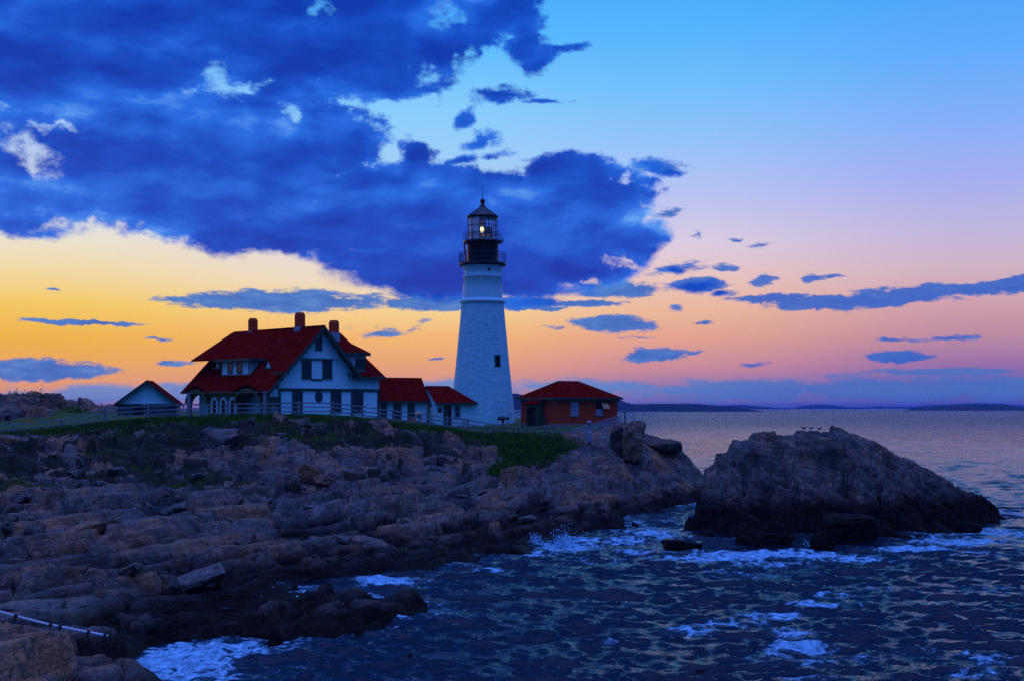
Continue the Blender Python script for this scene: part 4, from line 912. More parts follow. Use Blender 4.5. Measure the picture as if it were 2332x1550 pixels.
# ---- side (left) roof: hip-roofed dormer with two windows, two little triangular vents
dA = .6
while dA < 2.6 and fitH(568, 852, a=dA)[2] < roofz(dA) - .02: dA -= .02
while dA < 2.6 and fitH(568, 852, a=dA)[2] > roofz(dA) + .02: dA += .02
q0, q1 = fitH(505, 821, a=dA), fitH(568, 851, a=dA)
b1, b0 = q0[1], q1[1]; zt, zb = q0[2], q1[2]
sd_ = empty('dormer', (0, 0, 0)); sd_.parent = H
MB().box(dA, aP-.5, b0, b1, zb-.9, zt+.1).build('dormer_wall', WHITE, sd_)
er = fitH(568, 814, a=dA-.45); el_ = fitH(476, 821, a=dA-.45); tl = fitH(532, 757, a=aP-.3); tr = fitH(587, 746.5, a=aP-.3); vl = fitH(627, 748, a=aP-.05)
ezz = er[2]; ztop = zP+.05
MB().slab([(dA-.45, er[1], ezz), (aP-.25, tr[1], ztop), (aP-.25, LEN+.35, ztop-.1), (dA-.45, LEN+.35, ezz)], .14).slab([(dA-.45, er[1], ezz), (aP-.25, tr[1], ztop), (aP+.05, vl[1], zP+.02), (aE+(ezz-zE)/SL+.02, er[1]-.02, ezz)], .14).build('dormer_roof', ROOF, sd_)
MB().box(dA-.50, dA-.38, er[1]-.03, b1+.7, ezz-.26, ezz-.03).box(dA-.38, aE+(ezz-zE)/SL, er[1]-.03, er[1]+.08, ezz-.26, ezz-.03).box(dA-.03, dA-.003, b0-.02, b0+.14, zb, zt).box(dA-.03, dA-.003, b1-.14, b1+.02, zb, zt).box(dA-.05, dA-.003, b0-.05, b1+.05, zb-.10, zb+.02).build('dormer_trim', GREEN, sd_)
for l, r in ((519, 530), (540, 552)):
    p, q = fitH(l, 823, a=dA), fitH(r, 850, a=dA)
    f = window(H, side(dA, 0, 0), (p[1]+q[1])/2, q[2]+.14, abs(p[1]-q[1])-.3, p[2]-q[2]-.3, bars=(1, 2)); f.parent = sd_
for px in (494, 613.5):
    p = fitH(px, 829, a=2.0); zc = p[2]-.35; ac = aE+(zc-zE)/SL; v = empty('roof_vent', (0, 0, 0)); v.parent = H
    hgt = .95; wd = .78; back_ = hgt/SL
    MB().prism([(ac-.02, p[1]-wd*.66, zc+.05), (ac-.02, p[1]+wd*.66, zc+.05), (ac-.02, p[1], zc+hgt*.86)], (.1, 0, 0)).build('vent_face', WHITE_PLAIN, v)
    MB().slab([(ac-.16, p[1]-wd, zc), (ac-.16, p[1], zc+hgt), (ac+back_+.1, p[1], zc+hgt), (ac+.05, p[1]-wd, zc)], .07).slab([(ac-.16, p[1]+wd, zc), (ac-.16, p[1], zc+hgt), (ac+back_+.1, p[1], zc+hgt), (ac+.05, p[1]+wd, zc)], .07).build('vent_roof', ROOF, v)
    MB().box(ac-.16, ac+.1, p[1]-wd, p[1]+wd, zc-.12, zc+.02).build('vent_sill', GREEN, v)
# ---- porch under the eave: two big arches, three small oval-topped windows
yc = [fitH(px, 930, a=0)[1] for px in (544, 596, 432, 474, 489, 509.5, 530.5)]
A1 = ((yc[0]+yc[1])/2, yc[0]-yc[1]); A2 = ((yc[2]+yc[3])/2, yc[2]-yc[3])
zA = fitH(569, 888, a=0)[2]
po = MB(); Bs = side(0, 0, 0); sp = .9
arch_wall(po, Bs, .05, LEN-.3, -.8, zE+.02, [(A1[0], A1[1], sp, zA-sp-.35), (A2[0], A2[1], sp, zA-sp-.35), (yc[4], .95, 1.05, .62), (yc[5], .95, 1.05, .62), (yc[6], .95, 1.05, .62)], .28)
porch = empty('porch', (0, 0, 0)); porch.parent = H
po.build('porch_wall', GREEN_LITE, porch)
pf = MB(); arch_wall(pf, front(0, .05, 0), .285, aW, -.8, zB-.7, [(.85, .85, .7, .75)], .25); pf.build('porch_wall', GREEN_LITE, porch)
MB().prism([(.1, .08, zB-.7), (aW, .08, zB-.7), (aW, .08, zB), (.1, .08, zB)], (0, .2, 0)).build('porch_wall', WHITE, porch)
for c, wd in (A1, A2):
    r_ = MB(); arch_ring(r_, side(0, 0, 0), c, wd+.1, sp+.35, zA-sp-.35, .22, 0, .42); r_.build('arch_trim', GREEN_LITE, porch)
    e_ = MB(); nn = 16; W2 = wd/2+.75; hb = .62
    prev = None; V_ = []; Fc = []
    for i in range(nn+1):
        tt = -1+2*i/nn; zz = zE+.02+hb*(.5+.5*math.cos(math.pi*tt)); aa = aE+(zz-zE)/SL
        V_ += [(aE-.12, c+tt*W2, zz+.03), (aa+.12, c+tt*W2*.8, zz+.06), (aE-.12, c+tt*W2, zz-.13)]
    for i in range(nn): k = 3*i; Fc += [(k, k+3, k+4, k+1), (k, k+2, k+5, k+3)]
    e_.add(V_, Fc); e_.build('eyebrow_roof', ROOF, porch)
for c in yc[4:]:
    r_ = MB(); arch_ring(r_, Bs, c, .86, 1.05, .62, .22, .0, .07, 14, .85); f = r_.build('arched_window', WHITE_PLAIN, porch)
    MB().pane(Bs, c-.43, c+.43, .2, 1.62, -.2, -.14).build('pane', GLASS, f)
MB().box(.3, 2.3, .4, LEN-.4, -.8, -.1).build('porch_floor', STEEL, porch)
MB().box(aE-.06, aE+.08, OV, LEN+.3, zE-.20, zE-.02).build('eave_board', GREEN_LITE, H)
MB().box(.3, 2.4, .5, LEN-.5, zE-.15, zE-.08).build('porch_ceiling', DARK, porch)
pd = fitH(640, 915, a=aW)
window(porch, side(aW, 0, 0), A1[0]-.3, .1, 1.0, 1.9, WHITE_PLAIN, bars=(1, 2), name='porch_window')
for py_ in (418+6, ):
    pass
# ---- chimneys
def chimney(px, top, base, a, w, lb):
    p, q = fitH(px, top, a=a), fitH(px, base, a=a); y = p[1]; h1 = p[2]
    c = MB().box(a-w/2, a+w/2, y-w/2, y+w/2, q[2]-1.6, h1-.25).box(a-w/2+.08, a+w/2-.08, y-w/2+.08, y+w/2-.08, h1-.252, h1-.02)
    c.add([(a-w/2, y-w/2, h1-.25), (a+w/2, y-w/2, h1-.25), (a+w/2, y+w/2, h1-.25), (a-w/2, y+w/2, h1-.25), (a-w/2+.1, y-w/2+.1, h1), (a+w/2-.1, y-w/2+.1, h1), (a+w/2-.1, y+w/2-.1, h1), (a-w/2+.1, y+w/2-.1, h1)], [(0, 1, 5, 4), (1, 2, 6, 5), (2, 3, 7, 6), (3, 0, 4, 7), (4, 5, 6, 7)])
    o = c.build('chimney', BRICK, roof); o['label'] = lb
    MB().box(a-w/2-.05, a+w/2+.05, y-w/2-.05, y+w/2+.05, q[2]-.9, q[2]-.02).build('flashing', LEAD, o)
chimney(576, 725, 755, aP-.2, .72, 'left brick chimney'); chimney(683, 712, 744, aP, .76, 'middle brick chimney, the tallest'); chimney(760.5, 729.5, 757, aP+2.2, .74, 'right brick chimney on the wing')

# ---- link building between the house and the tower
LO = at(866, 962, 146); LT = 28
Lk = empty('link_building', LO, LT, 'low white clapboard passage with red roof and green pilasters joined to the house', 'building')
fl = lambda px, py, a=None, b=None: fitH(px, py, a, b, LO, LT)
L1 = fl(972, 940, b=0)[0]; ze = fl(920, 911, b=-.25)[2]; zr = fl(890, 858.5, b=1.9)[2]
MB().box(-2.5, L1, 0, 3.8, -.8, ze).build('wall', WHITE, Lk)
MB().prism([(L1-.25, 0, ze), (L1-.25, 3.8, ze), (L1-.25, 1.9, zr-.2)], (.24, 0, 0)).build('gable_wall', WHITE, Lk)
MB().slab([(-2.6, -.3, ze-.05), (L1+.25, -.3, ze-.05), (L1+.25, 1.9, zr), (-2.6, 1.9, zr)], .14).slab([(-2.6, 4.1, ze-.05), (L1+.25, 4.1, ze-.05), (L1+.25, 1.9, zr), (-2.6, 1.9, zr)], .14).build('roof', ROOF, Lk)
MB().box(-2.6, L1+.25, -.37, -.22, ze-.28, ze-.07).build('eave_board', GREEN, Lk)
for l, r in ((866, 881), (895.5, 914), (928, 944.5)):
    a, b = fl(l, 930, b=0)[0], fl(r, 930, b=0)[0]; MB().pane(front(), a, b, -.6, ze-.22, .0, .05).build('green_panel', GREEN, Lk)
# ---- entry room at the foot of the tower
EO = at(992.5, 968, 147.5); ET = 28
En = empty('entry_annex', EO, ET, 'small white entry room with red roof and green door leaning on the tower', 'building')
fe = lambda px, py, a=None, b=None: fitH(px, py, a, b, EO, ET)
E1 = fe(1085, 940, b=0)[0]+.8; ze = fe(1040, 914, b=-.3)[2]; zr = fe(1000, 877.5, b=2.2)[2]
MB().box(0, E1, 0, 4.4, -.8, ze).prism([(0, 0, ze), (0, 4.4, ze), (0, 2.2, zr-.18)], (.2, 0, 0)).build('wall', WHITE_PLAIN, En)
e0 = fe(1088, 911, b=-.35)[0]
MB().slab([(-.15, -.35, ze-.08), (e0, -.35, ze-.08), (e0-2.2, 2.2, zr), (-.15, 2.2, zr)], .13).slab([(-.15, 4.75, ze-.08), (e0, 4.75, ze-.08), (e0-2.2, 2.2, zr), (-.15, 2.2, zr)], .13).slab([(e0, -.35, ze-.08), (e0, 4.75, ze-.08), (e0-2.2, 2.2, zr)], .13).build('roof', ROOF, En)
MB().box(-.15, e0+.03, -.42, -.28, ze-.32, ze-.10).build('eave_board', GREEN, En)
a, b = fe(1010, 940, b=0)[0], fe(1028, 940, b=0)[0]
do = MB().pane(front(), a, b, -.2, ze-.35, .0, .05).build('door', GREEN, En)
MB().pane(front(), a+.55, b-.12, -.1, ze-.5, .052, .06).build('door_opening', DARK, do)
p, q = fe(1033, 919, b=0), fe(1050, 951, b=0)
window(En, front(), (p[0]+q[0])/2, q[2]+.1, q[0]-p[0]-.3, p[2]-q[2]-.25, LEAD, .1, (1, 2))
p, q = fe(997, 927.5, b=0), fe(1006, 938, b=0); MB().pane(front(), p[0], q[0], q[2], p[2], 0, .05).build('plaque', BLACK, En)
p = fe(979, 921, a=0); MB().pane(side(0), p[1]-.35, p[1]+.1, p[2]-.2, p[2]+.2, 0, .05).build('plaque', BLACK, En)

# ---- the lighthouse
TY = 160.0; TO = at(1099, 972, TY); ts = TY/F
T = empty('lighthouse', TO, 0, 'tall tapering white lighthouse tower with a black lantern, its lamp lit', 'lighthouse')
def tz(py): return (972-py)*ts
def tr_(px): return px*ts
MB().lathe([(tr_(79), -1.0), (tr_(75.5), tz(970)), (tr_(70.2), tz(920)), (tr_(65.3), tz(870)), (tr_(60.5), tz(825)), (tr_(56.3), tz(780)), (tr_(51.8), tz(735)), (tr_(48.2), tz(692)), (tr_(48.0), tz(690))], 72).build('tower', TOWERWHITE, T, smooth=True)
MB().lathe([(tr_(48), tz(692)), (tr_(51.5), tz(690)), (tr_(52), tz(687)), (tr_(51), tz(684)), (tr_(46), tz(682)), (tr_(45.5), tz(680))], 72).build('string_course', WHITE_PLAIN, T, smooth=True)
MB().lathe([(tr_(45.6), tz(683)), (tr_(45), tz(660)), (tr_(43.2), tz(633)), (tr_(44.6), tz(632)), (tr_(44.6), tz(629)), (tr_(43), tz(628)), (tr_(43), tz(618)), (tr_(44.5), tz(612)), (tr_(48), tz(606)), (tr_(49), tz(604))], 72).build('upper_tower', WHITE_PLAIN, T, smooth=True)
ph = Vector((math.sin(R(20)), -math.cos(R(20)), 0))
MB().tube((ph.x*tr_(41.5), ph.y*tr_(41.5), tz(617.5)), (ph.x*tr_(44.2), ph.y*tr_(44.2), tz(617.5)), tr_(3.2), 16).build('porthole', BLACK, T)
MB().lathe([(tr_(44), tz(607)), (tr_(52), tz(606.5)), (tr_(54), tz(604)), (tr_(54), tz(601)), (tr_(36), tz(600)), (tr_(35), tz(600))], 64).build('gallery_deck', BLACK, T)
MB().lathe([(tr_(35.6), tz(601)), (tr_(35.6), tz(556)), (tr_(38), tz(553)), (tr_(44), tz(552))], 64).build('watch_room', BLACK, T, smooth=True)
MB().lathe([(tr_(37), tz(556)), (tr_(44), tz(554)), (tr_(44.5), tz(550)), (tr_(42), tz(548.5)), (tr_(33), tz(548))], 64).build('lantern_deck', BLACK, T)
def rail(name, r, z0, z1, n, hs, t, mids=()):
    m = MB()
    for k in range(n):
        a = 2*math.pi*k/n; m.tube((r*math.cos(a), r*math.sin(a), z0), (r*math.cos(a), r*math.sin(a), z1), t*(1.0 if k % 4 == 0 else hs), 5)
    for z in (z1, *mids):
        for k in range(48):
            a, b = 2*math.pi*k/48, 2*math.pi*(k+1)/48; m.tube((r*math.cos(a), r*math.sin(a), z), (r*math.cos(b), r*math.sin(b), z), t, 5)
    return m.build(name, BLACK, T)
rail('gallery_railing', tr_(52.5), tz(601), tz(577), 48, .55, .03, (tz(600.2),))
rail('lantern_railing', tr_(43), tz(549), tz(531), 12, .9, .03, (tz(540.5),))
ln = empty('lantern', (0, 0, 0)); ln.parent = T
RL = tr_(33.2); NL = 10; a0 = R(-100)
lv = lambda k, r=RL: (r*math.cos(a0+2*math.pi*k/NL), r*math.sin(a0+2*math.pi*k/NL))
gl = MB(); mu = MB()
for k in range(NL):
    (xa, ya), (xb, yb) = lv(k, RL*.985), lv(k+1, RL*.985)
    gl.add([(xa, ya, tz(549)), (xb, yb, tz(549)), (xb, yb, tz(495)), (xa, ya, tz(495))], [(0, 1, 2, 3)])
    xa, ya = lv(k); xb, yb = lv(k+1)
    mu.tube((xa, ya, tz(549)), (xa, ya, tz(495)), .045, 6)
    for z in (tz(549), tz(532), tz(514), tz(496)): mu.tube((xa, ya, z), (xb, yb, z), .035, 5)
gl.build('glazing', LENS, ln); mu.build('mullion', BLACK, ln)
bp = MB(); br = MB()
for k in range(NL):
    (xa, ya), (xb, yb) = lv(k, RL*.93), lv(k+1, RL*.93)
    am = a0+2*math.pi*(k+.5)/NL; fx, fy = math.cos(am), math.sin(am)
    if fy < .1 and fx < -.1 or (fy > .6 and fx < -.05): bp.add([(xa, ya, tz(548.5)), (xb, yb, tz(548.5)), (xb, yb, tz(496)), (xa, ya, tz(496))], [(0, 1, 2, 3)])
    elif fx > -.1 and fy < 0: br.add([(xa, ya, tz(505)), (xb, yb, tz(505)), (xb, yb, tz(496)), (xa, ya, tz(496))], [(0, 1, 2, 3)])
bp.build('blank_panel', painted('pale_blank_panel', (.72, .66, .74), (.82, .76, .80), .5, 2), ln); br.build('blind', painted('reddish_blind', (.10, .045, .05), (.14, .06, .06), .6, 2), ln)
bk = MB().box(tr_(4), tr_(22), -tr_(12), tr_(10), tz(541), tz(518)).build('beacon_housing', painted('beacon_housing', (.05, .03, .035), (.10, .055, .06), .5, 3), ln)
def fn(b, put, p): put(Base_Color=(1, .9, .5), Emission_Color=(1.0, .86, .36), Emission_Strength=2.2)
LAMP = mat('lit_beacon_lens', fn)
MB().prism([(tr_(-1)+tr_(4.2)*math.cos(k*math.pi/10), -tr_(14.5), tz(525)+tr_(6.6)*math.sin(k*math.pi/10)) for k in range(20)], (0, .12, 0)).build('beacon_lamp', LAMP, ln)
MB().lathe([(tr_(4.9), tz(518)), (tr_(5.6), tz(517))], 12, (tr_(0), -tr_(13))) 
MB().tube((tr_(4), -tr_(12), tz(525)), (tr_(4), -tr_(14.2), tz(525)), tr_(7), 18).build('beacon_drum', BLACK, ln)
def fn(b, put, p): put(Base_Color=(1, .7, .3), Emission_Color=(1.0, .55, .22), Emission_Strength=.7)
LAMP2 = mat('small_lit_lamp', fn)
for px, py in ((1101.5, 538), (1113, 539)): MB().lathe([(0.001, tz(py)-.08), (.07, tz(py)-.05), (.09, tz(py)), (.07, tz(py)+.05), (.001, tz(py)+.08)], 10, ((px-1099)*ts, -tr_(20))).build('small_lamp', LAMP2, ln)
MB().box(tr_(1), tr_(16), -tr_(18.5), -tr_(12.5), tz(543), tz(541.2)).build('lamp_shelf', STEEL, ln)
MB().lathe([(tr_(33), tz(497)), (tr_(36), tz(495)), (tr_(36.4), tz(493)), (tr_(30), tz(488.5)), (tr_(18), tz(480)), (tr_(8.5), tz(472.5)), (tr_(7.5), tz(470)), (tr_(5), tz(469)), (tr_(4.2), tz(466))], 40).build('lantern_roof', BLACK, T, smooth=False)
MB().lathe([(tr_(3.8), tz(467)), (tr_(4.6), tz(465.5)), (tr_(3.4), tz(464)), (tr_(5.2), tz(462)), (tr_(6.2), tz(459)), (tr_(5.4), tz(455.5)), (tr_(3), tz(453.2)), (tr_(.8), tz(452.3))], 24).build('ventilator_ball', BLACK, T, smooth=True)
MB().tube((0, 0, tz(453)), (0, 0, tz(424)), .05, 6, .022).tube((0, 0, tz(424)), (.12, 0, tz(421)), .018, 5).tube((0, 0, tz(424)), (-.12, 0, tz(421)), .018, 5).build('lightning_rod', BLACK, T)
wa = math.asin(34.5/60.7); nx, ny = math.sin(wa), -math.cos(wa); rr_ = tr_(60.9)
Bt = ((nx*rr_*.985, ny*rr_*.985, 0), (math.cos(wa), math.sin(wa), 0), (nx, ny, 0))
f = MB().pane(Bt, -.36, .36, tz(836), tz(809), -.3, .10).build('window', GREEN_LITE, T); MB().pane(Bt, -.24, .24, tz(834.5), tz(810.5), .1, .108).build('pane', DARK, f)
MB().tube((-tr_(42), -tr_(13), tz(556)), (-tr_(37), -tr_(17), tz(602)), .09, 6).build('drain_pipe', BLACK, T)
MB().box(tr_(41), tr_(48), -tr_(9), -tr_(4), tz(554), tz(546)).build('equipment_box', STEEL, T)

# ---- the brick building
BO = at(1266, 969, 150); BT = 30
Br = empty('brick_building', BO, BT, 'low red brick building with a red hipped roof beside the lighthouse', 'building')
fb_ = lambda px, py, a=None, b=None: fitH(px, py, a, b, BO, BT)
bl_ = fb_(1186, 930, a=0)[1]; br_ = fb_(1406, 930, b=0)[0]; ze = fb_(1266, 904, a=0)[2]
MB().box(0, br_, 0, bl_, 0, ze).build('wall', BRICK, Br)
MB().box(-.08, br_+.08, -.08, bl_+.08, -.9, .22).build('foundation', painted('granite_base', (.24, .19, .18), (.32, .26, .25), .8, 2), Br)
ov_ = .42
rp = fb_(1271, 866, a=None, b=bl_/2); rq = fb_(1317, 866, b=bl_/2); zr = rp[2]
c = [(-ov_, -ov_, ze), (br_+ov_, -ov_, ze), (br_+ov_, bl_+ov_, ze), (-ov_, bl_+ov_, ze)]; k0, k1 = (rp[0], bl_/2, zr), (rq[0], bl_/2, zr)
MB().slab([c[0], c[1], k1, k0], .12).slab([c[1], c[2], k1], .12).slab([c[2], c[3], k0, k1], .12).slab([c[3], c[0], k0], .12).build('roof', ROOF, Br)
MB().box(-ov_-.03, br_+ov_+.03, -ov_-.05, -ov_+.1, ze-.22, ze-.015).box(-ov_-.05, -ov_+.1, -ov_+.102, bl_+ov_, ze-.22, ze-.015).box(br_+ov_-.1, br_+ov_+.05, -ov_+.102, bl_+ov_, ze-.22, ze-.015).box(-.12, br_+.12, -.12, -.003, ze-.45, ze-.22).box(-.12, -.003, -.002, bl_, ze-.45, ze-.22).build('eave_board', GREEN, Br)
for l, tp, r, b, opn in ((1300, 914, 1317, 944, 0), (1357, 914, 1373, 943, 1)):
    p, q = fb_(l, tp, b=0), fb_(r, b, b=0); u = (p[0]+q[0])/2; wdt = q[0]-p[0]; hh = p[2]-q[2]
    f = MB().pane(front(), u-wdt/2-.1, u+wdt/2+.1, p[2], p[2]+.2, 0, .06).pane(front(), u-wdt/2-.05, u+wdt/2+.05, q[2]-.12, q[2], 0, .08).build('window', LEAD, Br)
    MB().pane(front(), u-wdt/2, u+wdt/2, q[2], q[2]+hh*(.45 if opn else 1)-.01, 0, .04).build('shutter', LEAD if not opn else STEEL, f)
    if opn:
        MB().pane(front(), u-wdt/2, u+wdt/2, q[2]+hh*.45, q[2]+hh-.005, 0, .015).build('pane', DARK, f)
        ho = MB(); O = front()
        V_ = []
        for i in range(7):
            a_ = i/6*1.35; V_ += [(u+.15, -.05-.5*math.sin(a_)*0-.45*i/6, q[2]+hh*(.98-.50*(i/6)**1.6)), (u+wdt/2+.45, -.05-.62*i/6, q[2]+hh*(.95-.50*(i/6)**1.6))]
        ho.add(V_, [(2*i, 2*i+1, 2*i+3, 2*i+2) for i in range(6)]).build('hood', painted('copper_hood', (.50, .22, .10), (.66, .34, .16), .35, 3, .1, .6), f)
# vestibule on the left wall
vb = empty('vestibule', (0, 0, 0)); vb.parent = Br
y1, y0 = fb_(1198, 930, a=-1.0)[1], fb_(1221, 930, a=-1.0)[1]; vz = fb_(1221, 919, a=-1.0)[2]; vz2 = fb_(1238, 908, a=0)[2]
MB().prism([(-1.0, y0, -.3), (0, y0, -.3), (0, y0, vz2), (-1.0, y0, vz)], (0, .12, 0)).prism([(-1.0, y1-.12, -.3), (0, y1-.12, -.3), (0, y1-.12, vz2), (-1.0, y1-.12, vz)], (0, .12, 0)).box(-1.0, -.9, y0+.12, y1-.12, vz-.3, vz).build('vestibule_wall', GREEN_LITE, vb)
MB().box(-.75, -.66, y0+.12, y1-.12, -.2, vz-.3).build('door', DARK, vb)
MB().slab([(-1.25, y0-.15, vz-.02), (-1.25, y1+.15, vz-.02), (.0, y1+.15, vz2+.18), (.0, y0-.15, vz2+.18)], .1).build('vestibule_roof', ROOF, vb)
MB().pane(side(0), y0+.1, y1-.4, fb_(1225, 912, a=0)[2], fb_(1225, 907, a=0)[2], 0, .05).build('sign_board', LEAD, Br)

# ---- shed at the left
SO = at(268, 952, 148); ST = 6
Sh = empty('shed', SO, ST, 'small gabled shed with white clapboard gable over dark green doors left of the house', 'shed')
fs = lambda px, py, a=None, b=None: fitH(px, py, a, b, SO, ST)
s1 = fs(400, 930, b=0)[0]; ze = fs(330, 919, b=0)[2]; pk = fs(334, 864.5, b=-.3); sL = 4.0
MB().box(0, s1, .02, sL, -.6, ze).build('wall', painted('grey_green_boards', (.045, .085, .095), (.06, .11, .12), .6, 3), Sh)
MB().prism([(0, 0, ze), (s1, 0, ze), (pk[0], 0, pk[2]-.2)], (0, .2, 0)).build('gable_wall', WHITE, Sh)
le = fs(257, 920, b=-.4); re_ = fs(403, 917, b=-.4)
zl = le[2]; 
MB().slab([(le[0], -.45, zl), (pk[0], -.45, pk[2]), (pk[0], sL+.3, pk[2]), (le[0], sL+.3, zl)], .12).slab([(pk[0], -.45, pk[2]), (re_[0]+.2, -.45, zl), (re_[0]+.2, sL+.3, zl), (pk[0], sL+.3, pk[2])], .12).build('roof', ROOF, Sh)
MB().slab([(le[0]-.02, -.51, zl-.02), (pk[0], -.51, pk[2]-.02), (pk[0], -.452, pk[2]-.02), (le[0]-.02, -.452, zl-.02)], .24).slab([(pk[0], -.51, pk[2]-.02), (re_[0]+.22, -.51, zl-.02), (re_[0]+.22, -.452, zl-.02), (pk[0], -.452, pk[2]-.02)], .24).box(-.05, s1+.05, -.05, -.003, ze-.16, ze+.02).build('trim', GREEN, Sh)
p, q = fs(304, 926, b=0), fs(326, 950, b=0); MB().pane(front(), p[0], q[0], -.4, p[2], -.015, .03).build('door', DARK, Sh)
p = fs(329.5, 913, b=0)
lm = MB().lathe([(.001, p[2]-.42), (.13, p[2]-.4), (.17, p[2]-.25), (.10, p[2]-.05), (.05, p[2]+.15), (.001, p[2]+.22)], 12, (p[0], -.25)).build('wall_lamp', WHITE_PLAIN, Sh, smooth=True)
# ------------------------------------------------------------------ fences
def gz(x, y): return float(ground(np.array([x]), np.array([y]))[0])
fence = empty('rail_fence', tuple(FW[9]), 0, 'long weathered grey three rail fence along the grassy edge in front of the buildings', 'fence')
fo = Vector(FW[9]); PH_ = 1.18
tops = []
for i, p in enumerate(FW):
    x, y = p[0], p[1]; z = p[2]
    z0 = min(z, gz(x, y))-.5; hgt = 1.22*(1 if i < 9 else .98)
    post = MB().box(x-.085-fo.x, x+.085-fo.x, y-.085-fo.y, y+.085-fo.y, z0-fo.z, z+hgt-fo.z).build('post', FENCEWOOD, fence, bevel=.02)
    tops.append(Vector((x, y-.10, z+hgt))-fo)
rj = random.Random(2)
for a, b in zip(tops[:-1], tops[1:]):
    for d in (.14, .53, .92):
        e1, e2 = Vector((0, 0, rj.uniform(-.02, .02))), Vector((0, 0, rj.uniform(-.02, .02)))
        MB().bar(a-Vector((0, 0, d))+e1, b-Vector((0, 0, d))+e2, .06, .11).build('rail', FENCEWOOD, fence)
# posts in front of the porch standing apart
for px, py, Y, tp, lb in ((430, 948, 131.5, 893, 'tall green post at the left corner of the porch'), (603, 946, 133.5, 891, 'tall green post at the near corner of the porch')):
    x, y, z = at(px, py, Y); h = (py-tp)/F*Y
    tag(MB().box(x-.13, x+.13, y-.13, y+.13, z-.6, z+h-.12).box(x-.19, x+.19, y-.19, y+.19, z+h-.118, z+h).build('porch_post', FENCEWOOD), lb, 'post')
# steel railing with wire mesh going up the rock on the right
RP = [at(*q) for q in [(1305,1002,144.5),(1345,990,145.5),(1382,976,146.5),(1412,964,147),(1425,961,147.5),(1444,958,148)]]
RT = [at(*q) for q in [(1305,977,144.5),(1345,966,145.5),(1382,954,146.5),(1412,945,147),(1425,943.5,147.5),(1444,938,148)]]
r0 = Vector(RP[0])
rl_ = empty('steel_railing', RP[0], 0, 'blue grey steel railing with wire mesh climbing the rock past the wooden fence', 'railing')
for a, b in zip(RP, RT): MB().tube(Vector(a)-r0-Vector((0, 0, .5)), Vector(b)-r0, .04, 8).build('post', STEEL, rl_)
for i in range(5):
    for k in (0, .48): MB().tube(Vector(RT[i]).lerp(Vector(RP[i]), k)-r0, Vector(RT[i+1]).lerp(Vector(RP[i+1]), k)-r0, .03, 6).build('rail', STEEL, rl_)
for i in range(3):
    A, Bq, Ct, D = (Vector(q)-r0 for q in (RP[i], RP[i+1], RT[i+1], RT[i]))
    m = MB(); n = 26
    for k in range(-n, n):
        for sgn in (0, 1):
            s0, s1 = max(0, k/n), min(1, (k+n*.55)/n); t0 = (s0-k/n)/.55; t1 = (s1-k/n)/.55
            if s1 <= s0: continue
            if sgn: t0, t1 = 1-t0, 1-t1
            P_ = lambda s, t: A.lerp(Bq, s).lerp(D.lerp(Ct, s), t)
            m.bar(P_(s0, t0), P_(s1, t1), .012)
    m.build('wire_mesh', STEEL, rl_)
# white board gate between the tower and the brick building
x, y, z = at(1180, 968, 163)
gt = empty('board_gate', (x, y, z), 0, 'short run of white boards between the tower and the brick building', 'gate')
for k in range(5): MB().box(-1.0, 1.0, -.03, .03, .15+k*.36, .34+k*.36).build('board', WHITE_PLAIN, gt)
MB().box(-.95, -.82, .031, .13, -.6, 2.0).box(.82, .95, .031, .13, -.6, 2.0).build('post', WHITE_PLAIN, gt)
# ------------------------------------------------------------------ small things round the buildings
x, y, z = at(1145, 972, 152)
fh = empty('fog_horn', (x, y, z-.1), 0, 'black fog horn on a tapering stand in front of the tower', 'fog horn')
s = 152/F
MB().tube((0, 0, -.4), (0, 0, .55), .06, 8).tube((0, 0, .5), (0, 0, 1.0), .07, 8, .20).build('stand', BLACK, fh)
MB().tube((-.38, 0, 1.05), (.45, 0, 1.05), .17, 12, .13).tube((.45, 0, 1.05), (.68, 0, 1.06), .12, 12, .24).tube((-.55, 0, 1.05), (-.38, 0, 1.05), .22, 12, .17).build('horn', BLACK, fh)
MB().box(-.5, .2, -.05, .05, 1.2, 1.27).tube((.64, 0, 1.2), (.64, 0, 1.42), .03, 6).build('bracket', BLACK, fh)
x, y, z = at(1342, 996, 141)
vw = empty('coin_viewer', (x, y, z), 0, 'blue grey coin operated viewer on a post before the brick building', 'viewer')
MB().lathe([(.26, -.4), (.26, .55), (.12, .62), (.07, .7), (.07, 1.28)], 14).build('pedestal', STEEL, vw)
MB().lathe([(.001, 1.26), (.15, 1.28), (.23, 1.42), (.23, 1.58), (.14, 1.70), (.001, 1.72)], 14).tube((-.08, -.2, 1.5), (-.08, -.34, 1.5), .06, 8).tube((.08, -.2, 1.5), (.08, -.34, 1.5), .06, 8).build('head', STEEL, vw, smooth=False)
x, y, z = at(1423, 963, 146)
sp_ = empty('sign_post', (x, y, z), 0, 'thin dark post with a pale topped box above the upright rock', 'sign post')
MB().tube((0, 0, -.5), (0, 0, 1.1), .05, 8).build('pole', BLACK, sp_)
MB().box(-.17, .17, -.12, .12, 1.1, 1.28).build('box', painted('rusty_box', (.22, .07, .04), (.30, .12, .07), .7), sp_)
MB().box(-.22, .22, -.16, .16, 1.283, 1.34).build('cap', WHITE_PLAIN, sp_)
x, y, z = at(1260-.2, 972, 149)
tag(MB().tube((0, 0, -.3), (0, 0, .5), .09, 8).tube((0, 0, .5), (0, 0, .95), .14, 8, .12).build('standpipe', BLACK), 'small dark standpipe beside the vestibule of the brick building', 'standpipe').location = (at(1243, 969, 147.5))
x, y, z = at(1057, 969, 146)
ub = empty('utility_box', (x, y, z), 20, 'small pale utility box on a post by the entry room window', 'box')
